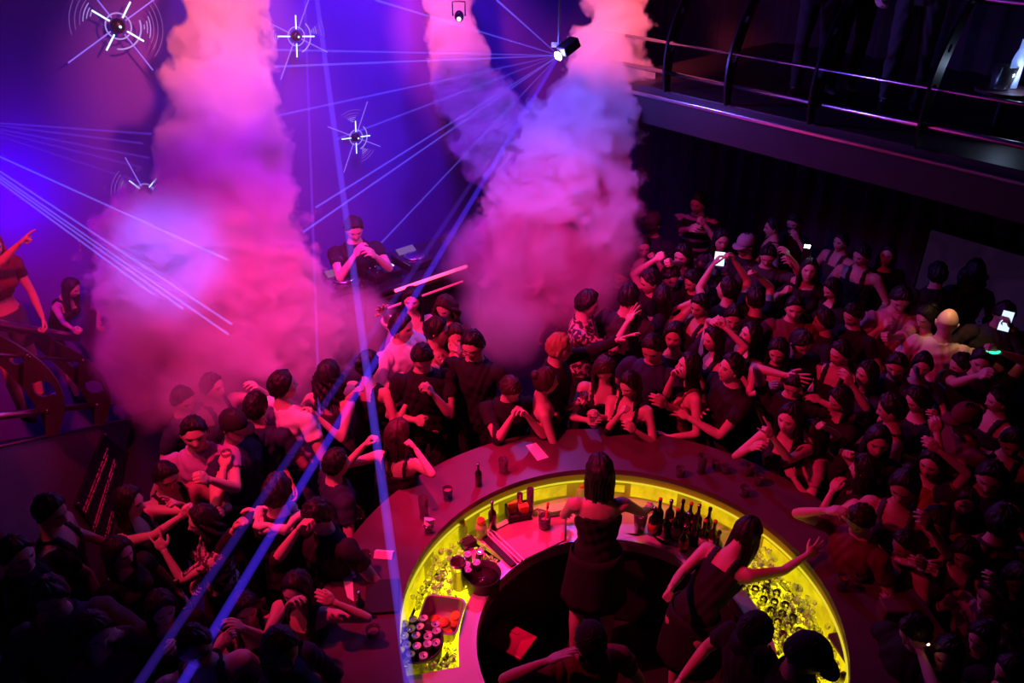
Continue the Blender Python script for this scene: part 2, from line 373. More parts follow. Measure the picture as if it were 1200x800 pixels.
# ================================================================== SMOKE
def smoke(name, blobs, dens, amp, nscale, label, margin=1.35, sharp=2.6, low=.0, aniso=0.1):
    """blobs: (pixel x, y, depth, pixel radius) -> a cloud volume whose density follows the blobs, broken up by noise"""
    B = [(at(x, y, t), r * t / F) for x, y, t, r in blobs]
    mb = MB()
    for c, r in B: mb.ball(c, r * margin, sub=2)
    me = mb.mesh(name); o = link(name, me, None)
    md = o.modifiers.new('r', 'REMESH'); md.mode = 'VOXEL'; md.voxel_size = .14
    bpy.context.view_layer.update()
    me2 = bpy.data.meshes.new_from_object(o.evaluated_get(bpy.context.evaluated_depsgraph_get())); o.modifiers.clear(); o.data = me2; me2.name = name
    m = bpy.data.materials.new('co2_smoke'); m.use_nodes = True; nt = m.node_tree; nt.nodes.clear(); N = nt.nodes.new; L_ = nt.links.new
    out = N('ShaderNodeOutputMaterial'); v = N('ShaderNodeVolumePrincipled'); L_(v.outputs[0], out.inputs['Volume'])
    v.inputs['Color'].default_value = (.96, .96, .96, 1); v.inputs['Anisotropy'].default_value = aniso
    geo = N('ShaderNodeNewGeometry')
    nz = N('ShaderNodeTexNoise'); nz.inputs['Scale'].default_value = nscale; nz.inputs['Detail'].default_value = 5; nz.inputs['Roughness'].default_value = .55
    L_(geo.outputs['Position'], nz.inputs['Vector'])
    last = None
    for c, r in B:
        d = N('ShaderNodeVectorMath'); d.operation = 'DISTANCE'; d.inputs[1].default_value = c; L_(geo.outputs['Position'], d.inputs[0])
        q = N('ShaderNodeMath'); q.operation = 'MULTIPLY_ADD'; q.inputs[1].default_value = -1 / r; q.inputs[2].default_value = 1; L_(d.outputs['Value'], q.inputs[0])
        if last is None: last = q
        else:
            mx = N('ShaderNodeMath'); mx.operation = 'SMOOTH_MAX'; mx.inputs[2].default_value = .25; L_(last.outputs[0], mx.inputs[0]); L_(q.outputs[0], mx.inputs[1]); last = mx
    na = N('ShaderNodeMath'); na.operation = 'MULTIPLY_ADD'; na.inputs[1].default_value = amp * 2; na.inputs[2].default_value = -amp; L_(nz.outputs['Fac'], na.inputs[0])
    ad = N('ShaderNodeMath'); ad.operation = 'ADD'; L_(last.outputs[0], ad.inputs[0]); L_(na.outputs[0], ad.inputs[1])
    mr = N('ShaderNodeMapRange'); mr.inputs['From Min'].default_value = low; mr.inputs['From Max'].default_value = low + 1 / sharp; mr.inputs['To Max'].default_value = dens
    mr.interpolation_type = 'SMOOTHSTEP'
    L_(ad.outputs[0], mr.inputs[0]); L_(mr.outputs[0], v.inputs['Density'])
    me2.materials.clear(); me2.materials.append(m)
    return tag(o, label, 'smoke', kind='stuff')
def lerp(pts, n):
    out = []
    for a, b in zip(pts, pts[1:]):
        for i in range(n): f = i / n; out.append(tuple(a[j] * (1 - f) + b[j] * f for j in range(4)))
    return out + [pts[-1]]
smoke('smoke_jet', lerp([(264, -50, 6.7, 46), (262, 50, 6.8, 52), (262, 150, 6.9, 68), (262, 240, 7.0, 82)], 2) + lerp([(250, 310, 7.0, 112), (300, 370, 7.0, 100)], 1) + [(205, 330, 6.9, 88)],
      34, .8, 3.0, 'tall salmon and magenta smoke jet blasting down at the left of the dance floor', sharp=6)
smoke('smoke_cloud', [(200, 400, 6.6, 90), (270, 420, 6.6, 100), (350, 400, 6.9, 85), (400, 380, 7.1, 60), (235, 470, 6.1, 55), (160, 420, 6.6, 60)],
      3.2, .9, 1.8, 'soft magenta smoke cloud spreading over the heads at left', sharp=1.6, margin=1.45)
smoke('smoke_jet', lerp([(724, -50, 8.1, 36), (722, 40, 8.1, 42), (700, 120, 8.2, 50), (672, 200, 8.1, 76)], 2) + [(655, 270, 8.0, 90)],
      34, .8, 3.0, 'right hand smoke jet rising beside the laser projector', sharp=6)
smoke('smoke_jet', lerp([(518, -40, 8.6, 32), (528, 40, 8.7, 34), (552, 110, 8.7, 42), (590, 180, 8.6, 52)], 2),
      24, .8, 3.2, 'thin pink smoke jet slanting down between the two larger ones', sharp=3)
smoke('smoke_cloud', [(650, 310, 7.7, 95), (610, 350, 7.6, 75), (590, 385, 7.2, 55), (680, 330, 7.6, 70), (560, 300, 7.9, 50)],
      2.6, .9, 1.8, 'pale rose smoke cloud drifting over the crowd in front of the stage', sharp=1.5, margin=1.45)
smoke('smoke_cloud', [(700, 285, 7.5, 52), (660, 300, 7.4, 50)], 5, .8, 2.4, 'red edged smoke puff at the right rim of the cloud', sharp=1.6, margin=1.4)

# thin haze hanging under the ceiling, which the lasers and lamps light up
hz = MB(); hp_ = [BN * (BK - o_) + BT * a_ for o_, a_ in ((.1, -3.6), (.1, 3.6), (2.6, 4.2), (2.6, -2.6))]
hz.prism([(v.x, v.y) for v in hp_], 2.0, 6.9); mh = bpy.data.materials.new('thin_haze'); mh.use_nodes = True; nt = mh.node_tree; nt.nodes.clear()
o1 = nt.nodes.new('ShaderNodeOutputMaterial'); v1 = nt.nodes.new('ShaderNodeVolumeScatter'); v1.inputs['Density'].default_value = .045; v1.inputs['Color'].default_value = (.95, .95, .95, 1); nt.links.new(v1.outputs[0], o1.inputs['Volume'])
tag(hz.build('haze', mh), 'thin haze glowing violet and blue over the stage half of the room', 'haze', kind='stuff')
# ================================================================== LASERS
def beam_mat(name, col, s0):
    m = bpy.data.materials.new(name); m.use_nodes = True; nt = m.node_tree; nt.nodes.clear()
    out = nt.nodes.new('ShaderNodeOutputMaterial'); e = nt.nodes.new('ShaderNodeEmission'); e.inputs[0].default_value = (*col, 1); e.inputs[1].default_value = s0
    nt.links.new(e.outputs[0], out.inputs['Volume']); return m
BM = {}
def beam(p0, p1, r0, r1, strength, label, col=(.12, .10, 1.0), group=None):
    p0, p1 = Vector(p0), Vector(p1); k = (round(strength / max(.004, (r0 + r1)), 1), col)
    if k not in BM: BM[k] = beam_mat('laser_light', col, k[0])
    b = MB(); d = p1 - p0
    b.tube([d * 0, d * .25, d * .5, d * .75, d], [r0 + (r1 - r0) * i / 4 for i in range(5)], 10)
    o = b.build('laser_beam', BM[k], None, True); o.location = p0
    tag(o, label, 'laser beam', group)
    return o
def far(x, y, t0=None, p0=None):
    return wallpt(x, y, .05)
wh = ['just under the upper starburst', 'nearly level, upper of a close pair', 'nearly level, lower of a close pair', 'sloping down to the left past mid wall', 'second of the lower fan', 'third of the lower fan', 'steeper one crossing the wall lamp', 'last of the lower fan above the desk', 'rising to the right corner of the wall']
tg = [(440, 0), (305, 58), (322, 78), (322, 136), (395, 163), (370, 243), (355, 272), (415, 318), (582, 0)]
stg = [.42, .42, .55, .32, .24, .45, .5, .3, .18]
for (x, y), l_, s_ in zip(tg, wh, stg):
    beam(LASER, far(x, y), .006, .012, s_, 'thin violet laser beam from the bright projector, ' + l_)
def tofloor(p0, via):
    d = via - p0; return p0 + d * ((p0.z - .02) / -d.z)
beam(LASER, tofloor(LASER, at(250, 740, 4.0)), .018, .034, .50, 'widest blue laser beam slanting from the projector down to the floor at left', (.06, .02, .8))
beam(LASER + Vector((-.02, 0, 0)), tofloor(LASER, at(205, 740, 4.1)), .014, .036, .12, 'fainter twin of the widest beam running close on its left', (.14, .04, 1))
q0 = at(366, -40, 6.6)
beam(q0, tofloor(q0, at(447, 560, 4.8)), .020, .036, .36, 'steep thick violet laser beam falling from the ceiling past the smoke', (.13, .06, 1))
q1 = at(356, -40, 6.9)
beam(q1, tofloor(q1, at(372, 420, 6.2)), .010, .014, .22, 'thin upright violet laser beam left of the thick ceiling beam', (.22, .06, 1))
SL = at(-60, 140, 5.6); SL2 = at(-70, 152, 5.4)
for i, (x, y) in enumerate([(178, 157), (168, 168), (175, 185), (165, 196), (170, 215)]):
    beam(SL, at(x, y, 6.4), .006, .010, .2 - .03 * i, ['topmost', 'second', 'third', 'fourth', 'fifth'][i] + ' of the faint level beams entering from the left edge', (.16, .06, 1), 'left upper laser fan')
for i, (x, y) in enumerate([(266, 304), (272, 380), (268, 392), (215, 362), (180, 345)]):
    beam(SL2 + Vector((0, 0, -.02 * i)), at(x, y, 6.1), .006, .010, .5, ['topmost', 'second', 'third', 'fourth', 'lowest'][i] + ' of the bright blue beams slanting into the smoke from left', (.14, .16, 1), 'left lower laser fan')

# laser projector
lp = empty('laser_projector', LASER, label='small laser projector with a blazing white lens above the stage', cat='laser projector')
aim = (at(420, 250, 6.5) - LASER).to_track_quat('-Y', 'Z').to_matrix().to_4x4()
b = MB(); b.box(aim @ Vector((0, .12, .01)), (.12, .18, .09), M=aim, bev=.012); b.build('housing', M_black, lp)
b = MB(); b.lathe([(0, 0), (.035, 0), (.04, .012), (.02, .03), (0, .034)], seg=16, M=(aim @ Matrix.Rotation(math.radians(90), 4, 'X')).to_3x3()); b.build('lens', mat('lens_glow', (1, 1, 1), .3, emit=(.8, .8, 1), es=70), lp, True)
b = MB(); b.box((0, .12, .07), (.13, .015, .05), bev=.004); b.tube([(0, .12, .08), (0, .12, 7.2 - LASER.z)], .012, 8); b.build('hanging_bracket', M_black, lp)

# ================================================================== STARBURST WALL LAMPS
def glow(name, col, s): return mat(name, (.1, .1, .1), .4, emit=col, es=s)
G_w = glow('cold_white_tube', (.45, .7, 1), 2.4); G_v = glow('violet_tube', (.25, .14, 1), 1.0); G_a = glow('faint_arc_tube', (.45, .35, 1), .8); G_t = glow('thin_arc_tube', (.45, .16, .9), .32)
def starburst(px, py, R, rot, label, arcs=((5, 60), (185, 60)), tilt=0, scale_s=1.0, parts=True):
    c = wallpt(px, py, .12); root = empty('starburst_lamp', c, label=label, cat='wall lamp', group='starburst lamps on the stage wall')
    ux = BT.copy(); uz = Vector((0, 0, 1)); n = -BN
    def q(r, a, o=0.0): a = math.radians(a); return ux * (r * math.cos(a)) + uz * (r * math.sin(a)) + n * o
    b = MB(); b.lathe([(0, .0), (R * .10, 0), (R * .12, .03), (R * .09, .06), (R * .04, .07), (0, .07)], seg=24, M=n.to_track_quat('Z', 'Y').to_matrix()); b.build('hub', M_black, root, True)
    b = MB(); b.ball(n * .09, R * .025, sub=1); b.build('centre_led', G_w, root)
    for k in range(4):
        a = rot + 12 + k * 90; ln = .44
        b = MB(); b.tube([q(R * .15, a, .04), q(R * ln, a, .04)], R * .014, 8); b.build('white_tube', G_w, root)
        a = rot + k * 90 - 12; ln = (1.0, .9, 1.0, .85)[k]
        b = MB(); b.tube([q(R * .15, a, .03), q(R * ln, a, .03)], R * .012, 8); b.build('violet_tube', G_v, root)
    b = MB(); b.tube([q(R * .2, a, .04) for a in range(0, 361, 12)], R * .012, 6); b.build('ring_tube', G_a, root)
    b = MB(); b.tube([q(R * .36, a, .03) for a in range(int(rot) + 215, int(rot) + 330, 6)], R * .013, 6); b.build('lower_arc_tube', G_a, root)
    for (a0, sp) in arcs:
        for j, rr in enumerate((.42, .47, .52, .57, .64, .72)):
            w_ = 10 + j * (sp / 5)
            b = MB(); b.tube([q(R * rr, a0 - w_ / 2 + w_ * i / 14, .02) for i in range(15)], R * .008, 5); b.build('arc_tube', G_t if j > 2 else G_a, root)
    return root
starburst(137, 30, .52, 40, 'largest starburst lamp at the upper left of the stage wall', ((-8, 70), (150, 60)))
starburst(345, 42, .44, 72, 'starburst lamp beside the left smoke jet near the top', ((178, 60), (8, 20)))
starburst(415, 160, .40, 74, 'lowest clear starburst lamp left of the middle of the stage wall', ((95, 40), (-60, 30)))
starburst(168, 224, .40, 27, 'starburst lamp half hidden behind the left smoke jet', ((-30, 40), (150, 40)))

# ================================================================== DJ BOOTH
djc = atz(470, 372, .0)
base = at(455, 322, 7.6)
booth = empty('dj_booth', (base.x, base.y, 0), math.atan2(BT.y, BT.x), label='dark angled dj desk with a bright pink edge light behind the raised hands', cat='dj booth')
zt = base.z - .12
M_gloss = mat('gloss_black_laminate', (.03, .02, .035), .2, coat=.5)
b = MB(); b.box((.15, .3, zt / 2), (1.9, .62, zt - .04), bev=.02); b.build('front_cabinet', M_gloss, booth)
b = MB(); b.box((.15, .28, zt), (2.0, .74, .045), bev=.012); b.build('desk_top', M_gloss, booth)
b = MB(); b.box((.42, -.11, zt - .005), (.86, .03, .03), bev=.008); b.build('edge_light', mat('edge_glow', (1, .5, .5), .4, emit=(1, .12, .2), es=1.2), booth)
b = MB(); b.box((.3, -.10, zt - .16), (1.0, .02, .012)); b.build('lower_edge_light', mat('edge_glow_dim', (1, .3, .4), .4, emit=(1, .05, .25), es=.35), booth)
brot = Matrix.Translation(Vector((base.x, base.y, 0))) @ Matrix.Rotation(math.atan2(BT.y, BT.x), 4, 'Z')
def onbooth(x, y, z): return brot @ Vector((x, y, z))
rzB = math.atan2(BT.y, BT.x)
def deck(x, y, nm, label, mixer=False):
    z0 = zt + .0235
    r = empty(nm, onbooth(x, y, z0), rzB, label=label, cat='dj equipment')
    b = MB(); b.box((0, 0, .04), (.30, .36, .08), bev=.01); b.build('body', M_gloss, r)
    if not mixer:
        b = MB(); b.lathe([(0, 0), (.105, 0), (.105, .014), (.09, .018), (0, .018)], (0, -.03, .081), 28); b.build('jog_wheel', M_rail, r, True)
        b = MB(); b.box((0, .12, .1), (.2, .08, .012), M=Matrix.Rotation(.5, 4, 'X')); b.build('screen', glow('deck_screen', (.5, .6, 1), .12), r)
    else:
        for i in range(4):
            b = MB(); b.box((-.1 + i * .065, -.11, .084), (.006, .1, .008)); b.box((-.1 + i * .065, -.13 + .02 * i, .094), (.02, .014, .016)); b.build('fader', M_rail, r)
            for j in range(3):
                b = MB(); b.lathe([(.012, 0), (.010, .02), (0, .02)], (-.1 + i * .065, .0 + j * .05, .08), 10); b.build('knob', M_rail, r, True)
        b = MB(); b.box((.12, .02, .084), (.012, .2, .006)); b.build('level_lights', glow('level_led', (1, .6, .9), 2), r)
    return r
deck(-.35, .25, 'media_player', 'dj media player on the left of the desk with a small lit screen')
deck(.05, .25, 'dj_mixer', 'dj mixer with rows of knobs between the two players', True)
deck(.45, .25, 'media_player', 'dj media player on the right of the desk beside the mixer')
# moving heads lamp bar over the stage: small bright lens seen through smoke
sp_ = empty('moving_head_lamp', at(538, 19, 7.7), label='small moving head lamp with a pale lens showing through the thin smoke jet', cat='stage lamp')
b = MB(); b.ball((0, 0, 0), .045, sub=3, sc=(1, 1, 1.2)); b.build('head', M_black, sp_, True)
b = MB(); b.lathe([(0, 0), (.022, 0), (.02, .008), (0, .012)], (0, -.045, -.02), 16, M=Matrix.Rotation(math.radians(100), 3, 'X')); b.build('lens', glow('pale_lens', (1, .8, 1), 1.6), sp_, True)
b = MB(); b.tube([(-.06, 0, 0), (-.06, 0, .13), (.06, 0, .13), (.06, 0, 0)], .008, 8); b.box((0, 0, .17), (.08, .06, .05), bev=.01); b.tube([(0, 0, .2), (0, 0, 7.2 - sp_.location.z)], .012, 8); b.build('yoke', M_black, sp_)
# dim screen under the mezzanine
sc = empty('wall_screen', (0, 0, 0), label='dim violet projection screen on the far right wall under the mezzanine', cat='screen')
pA = at(1093, 268, 9.0)
n0 = (pA - (corner + ENRM * -.3)).dot(ENRM)
def onR(x, y, off=.28):
    d = ray(x, y); c0 = Vector((0, 0, CAM_H)); o_ = corner - ENRM * off; t = (o_ - c0).dot(ENRM) / d.dot(ENRM); return c0 + d * t
a_ = onR(1093, 268); b_ = onR(1235, 312); zt_, zb_ = a_.z, a_.z - .95
sc.location = ((a_.x + b_.x) / 2, (a_.y + b_.y) / 2, (zt_ + zb_) / 2)
Wd = (Vector((a_.x, a_.y, 0)) - Vector((b_.x, b_.y, 0))).length; sc.rotation_euler = (0, 0, rzE)
b = MB(); b.box((0, 0, 0), (Wd + .06, .05, 1.0), bev=.01); b.build('frame', M_black, sc)
ms = mat('screen_picture', (.02, .02, .03), .3); nt = ms.node_tree; bs = nt.nodes['Principled BSDF']
tc = nt.nodes.new('ShaderNodeTexCoord'); wv = nt.nodes.new('ShaderNodeTexNoise'); wv.inputs['Scale'].default_value = 2.2; wv.inputs['Distortion'].default_value = 1.5
cr = nt.nodes.new('ShaderNodeValToRGB'); cr.color_ramp.elements[0].color = (.004, .001, .012, 1); cr.color_ramp.elements[1].color = (.07, .02, .10, 1)
nt.links.new(tc.outputs['Object'], wv.inputs[0]); nt.links.new(wv.outputs['Fac'], cr.inputs[0]); nt.links.new(cr.outputs[0], bs.inputs['Emission Color']); bs.inputs['Emission Strength'].default_value = .25
b = MB(); b.box((0, .03, 0), (Wd, .012, .94)); b.build('picture', ms, sc)
# ================================================================== THE ROUND BAR
BC = Vector((.637, 3.364, 0)); RI, RO = 1.32, 1.80; ZC = 1.12; ZW = .85
def pol(r, a, z=0.0): a = math.radians(a); return BC + Vector((r * math.cos(a), r * math.sin(a), z))
M_top = mat('dark_lacquered_wood', (.085, .035, .05), .42, coat=.08, noise_amt=.3, nscale=6)
M_front = mat('bar_front_black', (.025, .02, .025), .4)
M_steel = mat('brushed_steel', (.62, .56, .58), .38, .85, noise_amt=.12, nscale=12)
M_steel2 = mat('worktop_steel', (.7, .62, .62), .42, .35, noise_amt=.1, nscale=9)
M_rub = mat('black_rubber', (.012, .012, .013), .6)
M_glass = mat('clear_glass', (.95, .95, .97), .04, trans=.95, ior=1.4, coat=.3)
M_ice = mat('ice', (.95, .95, .95), .15, trans=.85, ior=1.15)
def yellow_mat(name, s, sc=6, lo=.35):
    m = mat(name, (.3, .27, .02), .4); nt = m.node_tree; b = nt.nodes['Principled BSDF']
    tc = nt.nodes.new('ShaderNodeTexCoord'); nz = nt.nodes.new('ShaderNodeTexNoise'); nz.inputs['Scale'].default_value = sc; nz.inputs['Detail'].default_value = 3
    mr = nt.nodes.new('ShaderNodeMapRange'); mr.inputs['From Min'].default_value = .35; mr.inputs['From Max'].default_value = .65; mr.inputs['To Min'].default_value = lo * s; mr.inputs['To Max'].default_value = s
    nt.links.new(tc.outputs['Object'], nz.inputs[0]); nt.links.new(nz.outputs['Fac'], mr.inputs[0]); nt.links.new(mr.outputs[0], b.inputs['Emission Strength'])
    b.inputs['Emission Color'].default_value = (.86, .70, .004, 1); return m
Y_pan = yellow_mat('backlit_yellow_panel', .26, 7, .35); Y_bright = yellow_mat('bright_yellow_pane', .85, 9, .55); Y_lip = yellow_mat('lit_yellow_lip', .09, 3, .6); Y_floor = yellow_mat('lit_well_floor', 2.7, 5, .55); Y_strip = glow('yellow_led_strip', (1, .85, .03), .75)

bar = empty('round_bar', BC, label='large round bar with dark counter and glowing yellow inner wall', cat='bar')
O0 = (0, 0)
b = MB(); b.ring(O0, RI - .02, RO, ZC - .045, ZC, -62, 222, 150); b.build('countertop', M_top, bar)
b = MB(); b.ring(O0, RO - .14, RO - .10, .0, ZC - .046, -60, 220, 120)
for i in range(28): a = math.radians(-58 + i * 10); b.box(((RO - .10) * math.cos(a), (RO - .10) * math.sin(a), .53), (.02, .04, .95), rz=a)
b.build('front_wall', M_front, bar)
b = MB(); b.ring(O0, RI, RI + .03, 1.005, ZC - .046, -60, 220, 150); b.build('inner_lip', Y_lip, bar)
b = MB(); b.ring(O0, RI - .012, RI + .0, .995, 1.004, -60, 220, 150); b.build('led_strip', Y_strip, bar)
b = MB(); b.ring(O0, RI + .002, RI + .03, ZW - .1, .994, -60, 220, 150); b.build('backlit_panel', Y_pan, bar)
for a0_, a1_, z0_, z1_ in ((100, 116, .875, .975), (64, 79, .87, .985), (81, 86, .90, .96), (124, 131, .88, .96), (44, 56, .88, .985), (140, 152, .8, .97), (158, 186, .78, .96), (0, 34, .8, .97), (-34, -6, .8, .96)):
    b = MB(); b.ring(O0, RI - .006, RI + .0015, z0_, z1_, a0_, a1_, 20); b.build('light_pane', Y_bright, bar)
wt = MB()
# worktop pieces with openings for the ice wells (angles in degrees)
wells = [(136, 192), (-40, 38)]
wt.ring(O0, .87, .965, ZW - .04, ZW, -62, 205, 120)
wt.ring(O0, .965, RI - .001, ZW - .04, ZW, 38, 136, 60)
wt.ring(O0, .965, RI - .001, ZW - .04, ZW, 192, 205, 12); wt.ring(O0, .965, RI - .001, ZW - .04, ZW, -62, -40, 12)
wt.build('worktop', M_steel2, bar)
b = MB(); b.ring(O0, .855, .87, ZW - .09, ZW + .006, -62, 205, 120); b.build('worktop_edge', M_steel, bar)
b = MB(); b.ring(O0, .89, .93, .02, ZW - .045, -60, 205, 90); b.build('worktop_cabinet', M_front, bar)
for a0, a1 in wells:
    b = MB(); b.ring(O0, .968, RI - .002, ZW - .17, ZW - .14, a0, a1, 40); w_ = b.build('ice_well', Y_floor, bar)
# straight workstation filling the far right of the ring
pts = [(-.0, 0)]
ws = MB(); q_ = [pol(.90, 74), pol(.90, 40), atz(806, 664, ZW) , atz(762, 627, ZW)]
q2 = [(v.x - BC.x, v.y - BC.y) for v in (pol(.88, 80), atz(762, 626, ZW), atz(806, 664, ZW), pol(.88, 34), pol(.93, 34), pol(.93, 56), pol(.93, 80))]
ws.prism(q2, ZW - .04, ZW + .002); ws.build('work_shelf', M_steel2, bar)
b = MB(); b.ring(O0, 0, .84, -.0, .012, 0, 360, 60); fl = b.build('bar_mat', M_rub, bar)

rb = random.Random(5)
# ice: countless cubes heaped in both wells
ic = MB()
for a0, a1, n in ((137, 191, 800), (-39, 37, 1000)):
    for i in range(n):
        r = rb.uniform(.985, RI - .03); a = rb.uniform(a0, a1); lay = rb.random()
        pc_ = pol(r, a)
        if any((pc_ - q_).length < R_ for q_, R_ in ((Vector((*atz(489, 752, ZW).to_tuple()[:2], 0)), .175), (Vector((*atz(517, 722, ZW).to_tuple()[:2], 0)), .175), (Vector((*atz(538, 688, ZW).to_tuple()[:2], 0)), .06), (Vector((*atz(566, 672, ZW).to_tuple()[:2], 0)), .13))): continue
        z = ZW - .125 + lay * (.10 + .14 * max(0, (r - 1.02) / .28)) + .03 * math.sin(a * .3) * lay
        Q = Matrix.Rotation(rb.uniform(0, 6), 4, 'Z') @ Matrix.Rotation(rb.uniform(0, 3), 4, 'X'); s_ = rb.uniform(.022, .034)
        ic.box(pol(r, a, z), (s_, s_, s_ * .8), M=Q, bev=.003)
ic.build('ice_cubes', M_ice, None, smooth=False, kind='stuff', label='clear ice cubes glowing yellow in the bar wells', category=None) if False else tag(ic.build('ice_cubes', M_ice, None), 'clear ice cubes glowing yellow in the bar wells', 'ice', kind='stuff')

# ------------------------------------------------------------------ glassware and bottles
PROTO = {}
def glassprof(r, h, t=.0025, taper=.85): return [(0, .0), (r * taper, 0), (r, h), (r - t, h), (r * taper - t, .008), (0, .008)]
def glass(loc, r, h, label, cat='glass', nm='tumbler', group=None, fill=None, seg=22, taper=.85, tilt=0):
    root = empty(nm, loc, label=label, cat=cat, group=group)
    b = MB(); b.lathe(glassprof(r, h, taper=taper), seg=seg); b.build('glass_wall', M_glass, root, True)
    if fill:
        b = MB(); b.lathe([(0, .009), (r * taper - .0035, .009), (r * (taper + (1 - taper) * fill[0]) - .0035, h * fill[0]), (0, h * fill[0])], seg=seg); b.build('drink', fill[1], root, True)
    return root
M_cola = mat('dark_drink', (.10, .02, .02), .1, trans=.3); M_amber = mat('amber_drink', (.8, .35, .08), .1, trans=.5); M_pale = mat('pale_drink', (.8, .7, .6), .1, trans=.6)
def bottle(loc, h, r, m, label, cat='bottle', cap=None, lab=None, group=None, nm='bottle', tilt=None):
    root = empty(nm, loc, label=label, cat=cat, group=group)
    if tilt is not None: root.rotation_euler = tilt
    b = MB(); b.lathe([(0, 0), (r, 0), (r, h * .55), (r * .9, h * .62), (r * .42, h * .72), (r * .36, h * .78), (r * .34, h * .95), (r * .42, h * .955), (r * .42, h * .98), (0, h * .98)], seg=18); b.build('bottle_body', m, root, True)
    b = MB(); b.lathe([(0, h * .981), (r * .40, h * .981), (r * .40, h * 1.03), (0, h * 1.03)], seg=12); b.build('cap', cap or M_rail, root, True)
    if lab: b = MB(); b.lathe([(r * 1.02, h * .15), (r * 1.02, h * .45)], seg=18); b.v += []; me = b; o = b.build('label_band', lab, root, True)
    return root
M_bbrown = mat('brown_bottle_glass', (.03, .012, .006), .08, coat=.5); M_bdark = mat('dark_bottle_glass', (.012, .012, .015), .06, coat=.6); M_bgreen = mat('green_bottle_glass', (.02, .14, .03), .08, coat=.4)
M_lab = mat('paper_label', (.5, .4, .35), .7); M_labr = mat('red_label', (.5, .05, .05), .6); M_pap = mat('napkin_paper', (.82, .78, .78), .8); M_orange = mat('orange_lid', (.95, .28, .04), .4); M_lime = mat('lime_lid', (.75, .8, .05), .4)
M_juice = mat('translucent_jar', (.75, .75, .4), .25, trans=.5); M_redp = mat('red_plastic', (.7, .03, .03), .35); M_yel = mat('yellow_box', (.85, .75, .05), .5)
def cz_(x, y, z=ZC): return atz(x, y, z)
# --- on the counter
glass(cz_(525, 583), .036, .085, 'tumbler crowded with pale ice on the pink lit left part of the counter', fill=(.7, M_pale))
bottle(cz_(561, 568), .19, .026, M_bdark, 'slim dark bottle with a thin neck standing alone on the pink lit counter')
glass(cz_(590, 553), .036, .12, 'straight glass standing before the guest with clasped hands', taper=.92)
glass(cz_(497, 603), .034, .15, 'tall empty glass at the counter beside the long haired woman', taper=.9)
def napkin_glass(x, y, label):
    g_ = glass(cz_(x, y), .036, .075, label, nm='napkin_glass')
    b = MB(); vs = []
    for i in range(5):
        a = i * 1.25; b.prism([(0, 0), (.035 * math.cos(a), .035 * math.sin(a)), (.04 * math.cos(a + .9), .04 * math.sin(a + .9))], .03, .033, M=Matrix.Translation((0, 0, .01 * i)) @ Matrix.Rotation(.9, 4, Vector((math.cos(a), math.sin(a), 0))) )
    b.box((0, 0, .085), (.06, .05, .006), M=Matrix.Rotation(.5, 4, 'X') @ Matrix.Rotation(.4, 4, 'Y')); b.box((.01, .0, .10), (.055, .05, .004), M=Matrix.Rotation(-.5, 4, 'X') @ Matrix.Rotation(.9, 4, 'Z'))
    b.build('folded_napkins', M_pap, g_)
napkin_glass(503, 622, 'short glass stuffed with folded pink napkins at the counter inner edge')
def folded(x, y, z, w, d, rz, label, nm='napkin', peak=.03, m=None):
    b = MB(); hw, hd = w / 2, d / 2
    top = [(-hw, -hd, .004), (hw, -hd, .004), (hw, 0, peak), (-hw, 0, peak), (-hw, hd, .004), (hw, hd, .004)]
    bot = [(a, b_, c - .003) for a, b_, c in top]
    b.add(top + bot, [(0, 1, 2, 3), (3, 2, 5, 4), (7, 6, 9, 8), (8, 9, 10, 11), (0, 6, 7, 1), (4, 5, 11, 10), (0, 3, 9, 6), (3, 4, 10, 9), (1, 7, 8, 2), (2, 8, 11, 5)])
    o = b.build(nm, m or M_pap); o.location = atz(x, y, z); o.rotation_euler = (0, 0, rz); return tag(o, label, 'napkin')
folded(450, 650, ZC, .12, .08, -.1, 'pale folded napkin lying by the blue beam on the left counter')
b = MB(); q4 = [atz(616, 522, ZC), atz(628, 519, ZC), atz(643, 536, ZC), atz(630, 540, ZC)]; c0 = sum(q4, Vector()) / 4
b.prism([(v.x - c0.x, v.y - c0.y) for v in q4], 0, .004); o = b.build('drinks_menu', M_pap); o.location = c0; tag(o, 'blank looking pink lit drinks card flat on the counter behind the bartender', 'menu')
b = MB(); q4 = [atz(398, 655, ZC), atz(405, 646, ZC), atz(412, 662, ZC), atz(415, 705, ZC), atz(407, 700, ZC), atz(402, 680, ZC)]; c0 = sum(q4, Vector()) / 6
b.prism([(v.x - c0.x, v.y - c0.y) for v in q4], 0, .005); o = b.build('paper_strip', M_pap); o.location = c0; tag(o, 'long crumpled paper strip glowing red on the outer left counter edge', 'paper')
glass(cz_(415, 672), .034, .14, 'left glass of the tall pair beside the red paper strip', taper=.9)
glass(cz_(430, 668), .036, .15, 'right glass of the tall pair beside the red paper strip', taper=.9)
bottle(cz_(424, 722), .20, .028, M_bdark, 'dark bottle with a red lit base on the lower left counter', lab=M_labr)
glass(cz_(438, 745), .042, .06, 'wide low tumbler on the lower left counter with glinting rim')
b = MB(); b.box((0, 0, .012), (.20, .26, .02), bev=.006); o = b.build('bar_mat', M_rub); o.location = atz(448, 700, ZC); o.rotation_euler = (0, 0, .1); tag(o, 'ribbed black spill mat on the left counter beside the blue beam', 'mat')
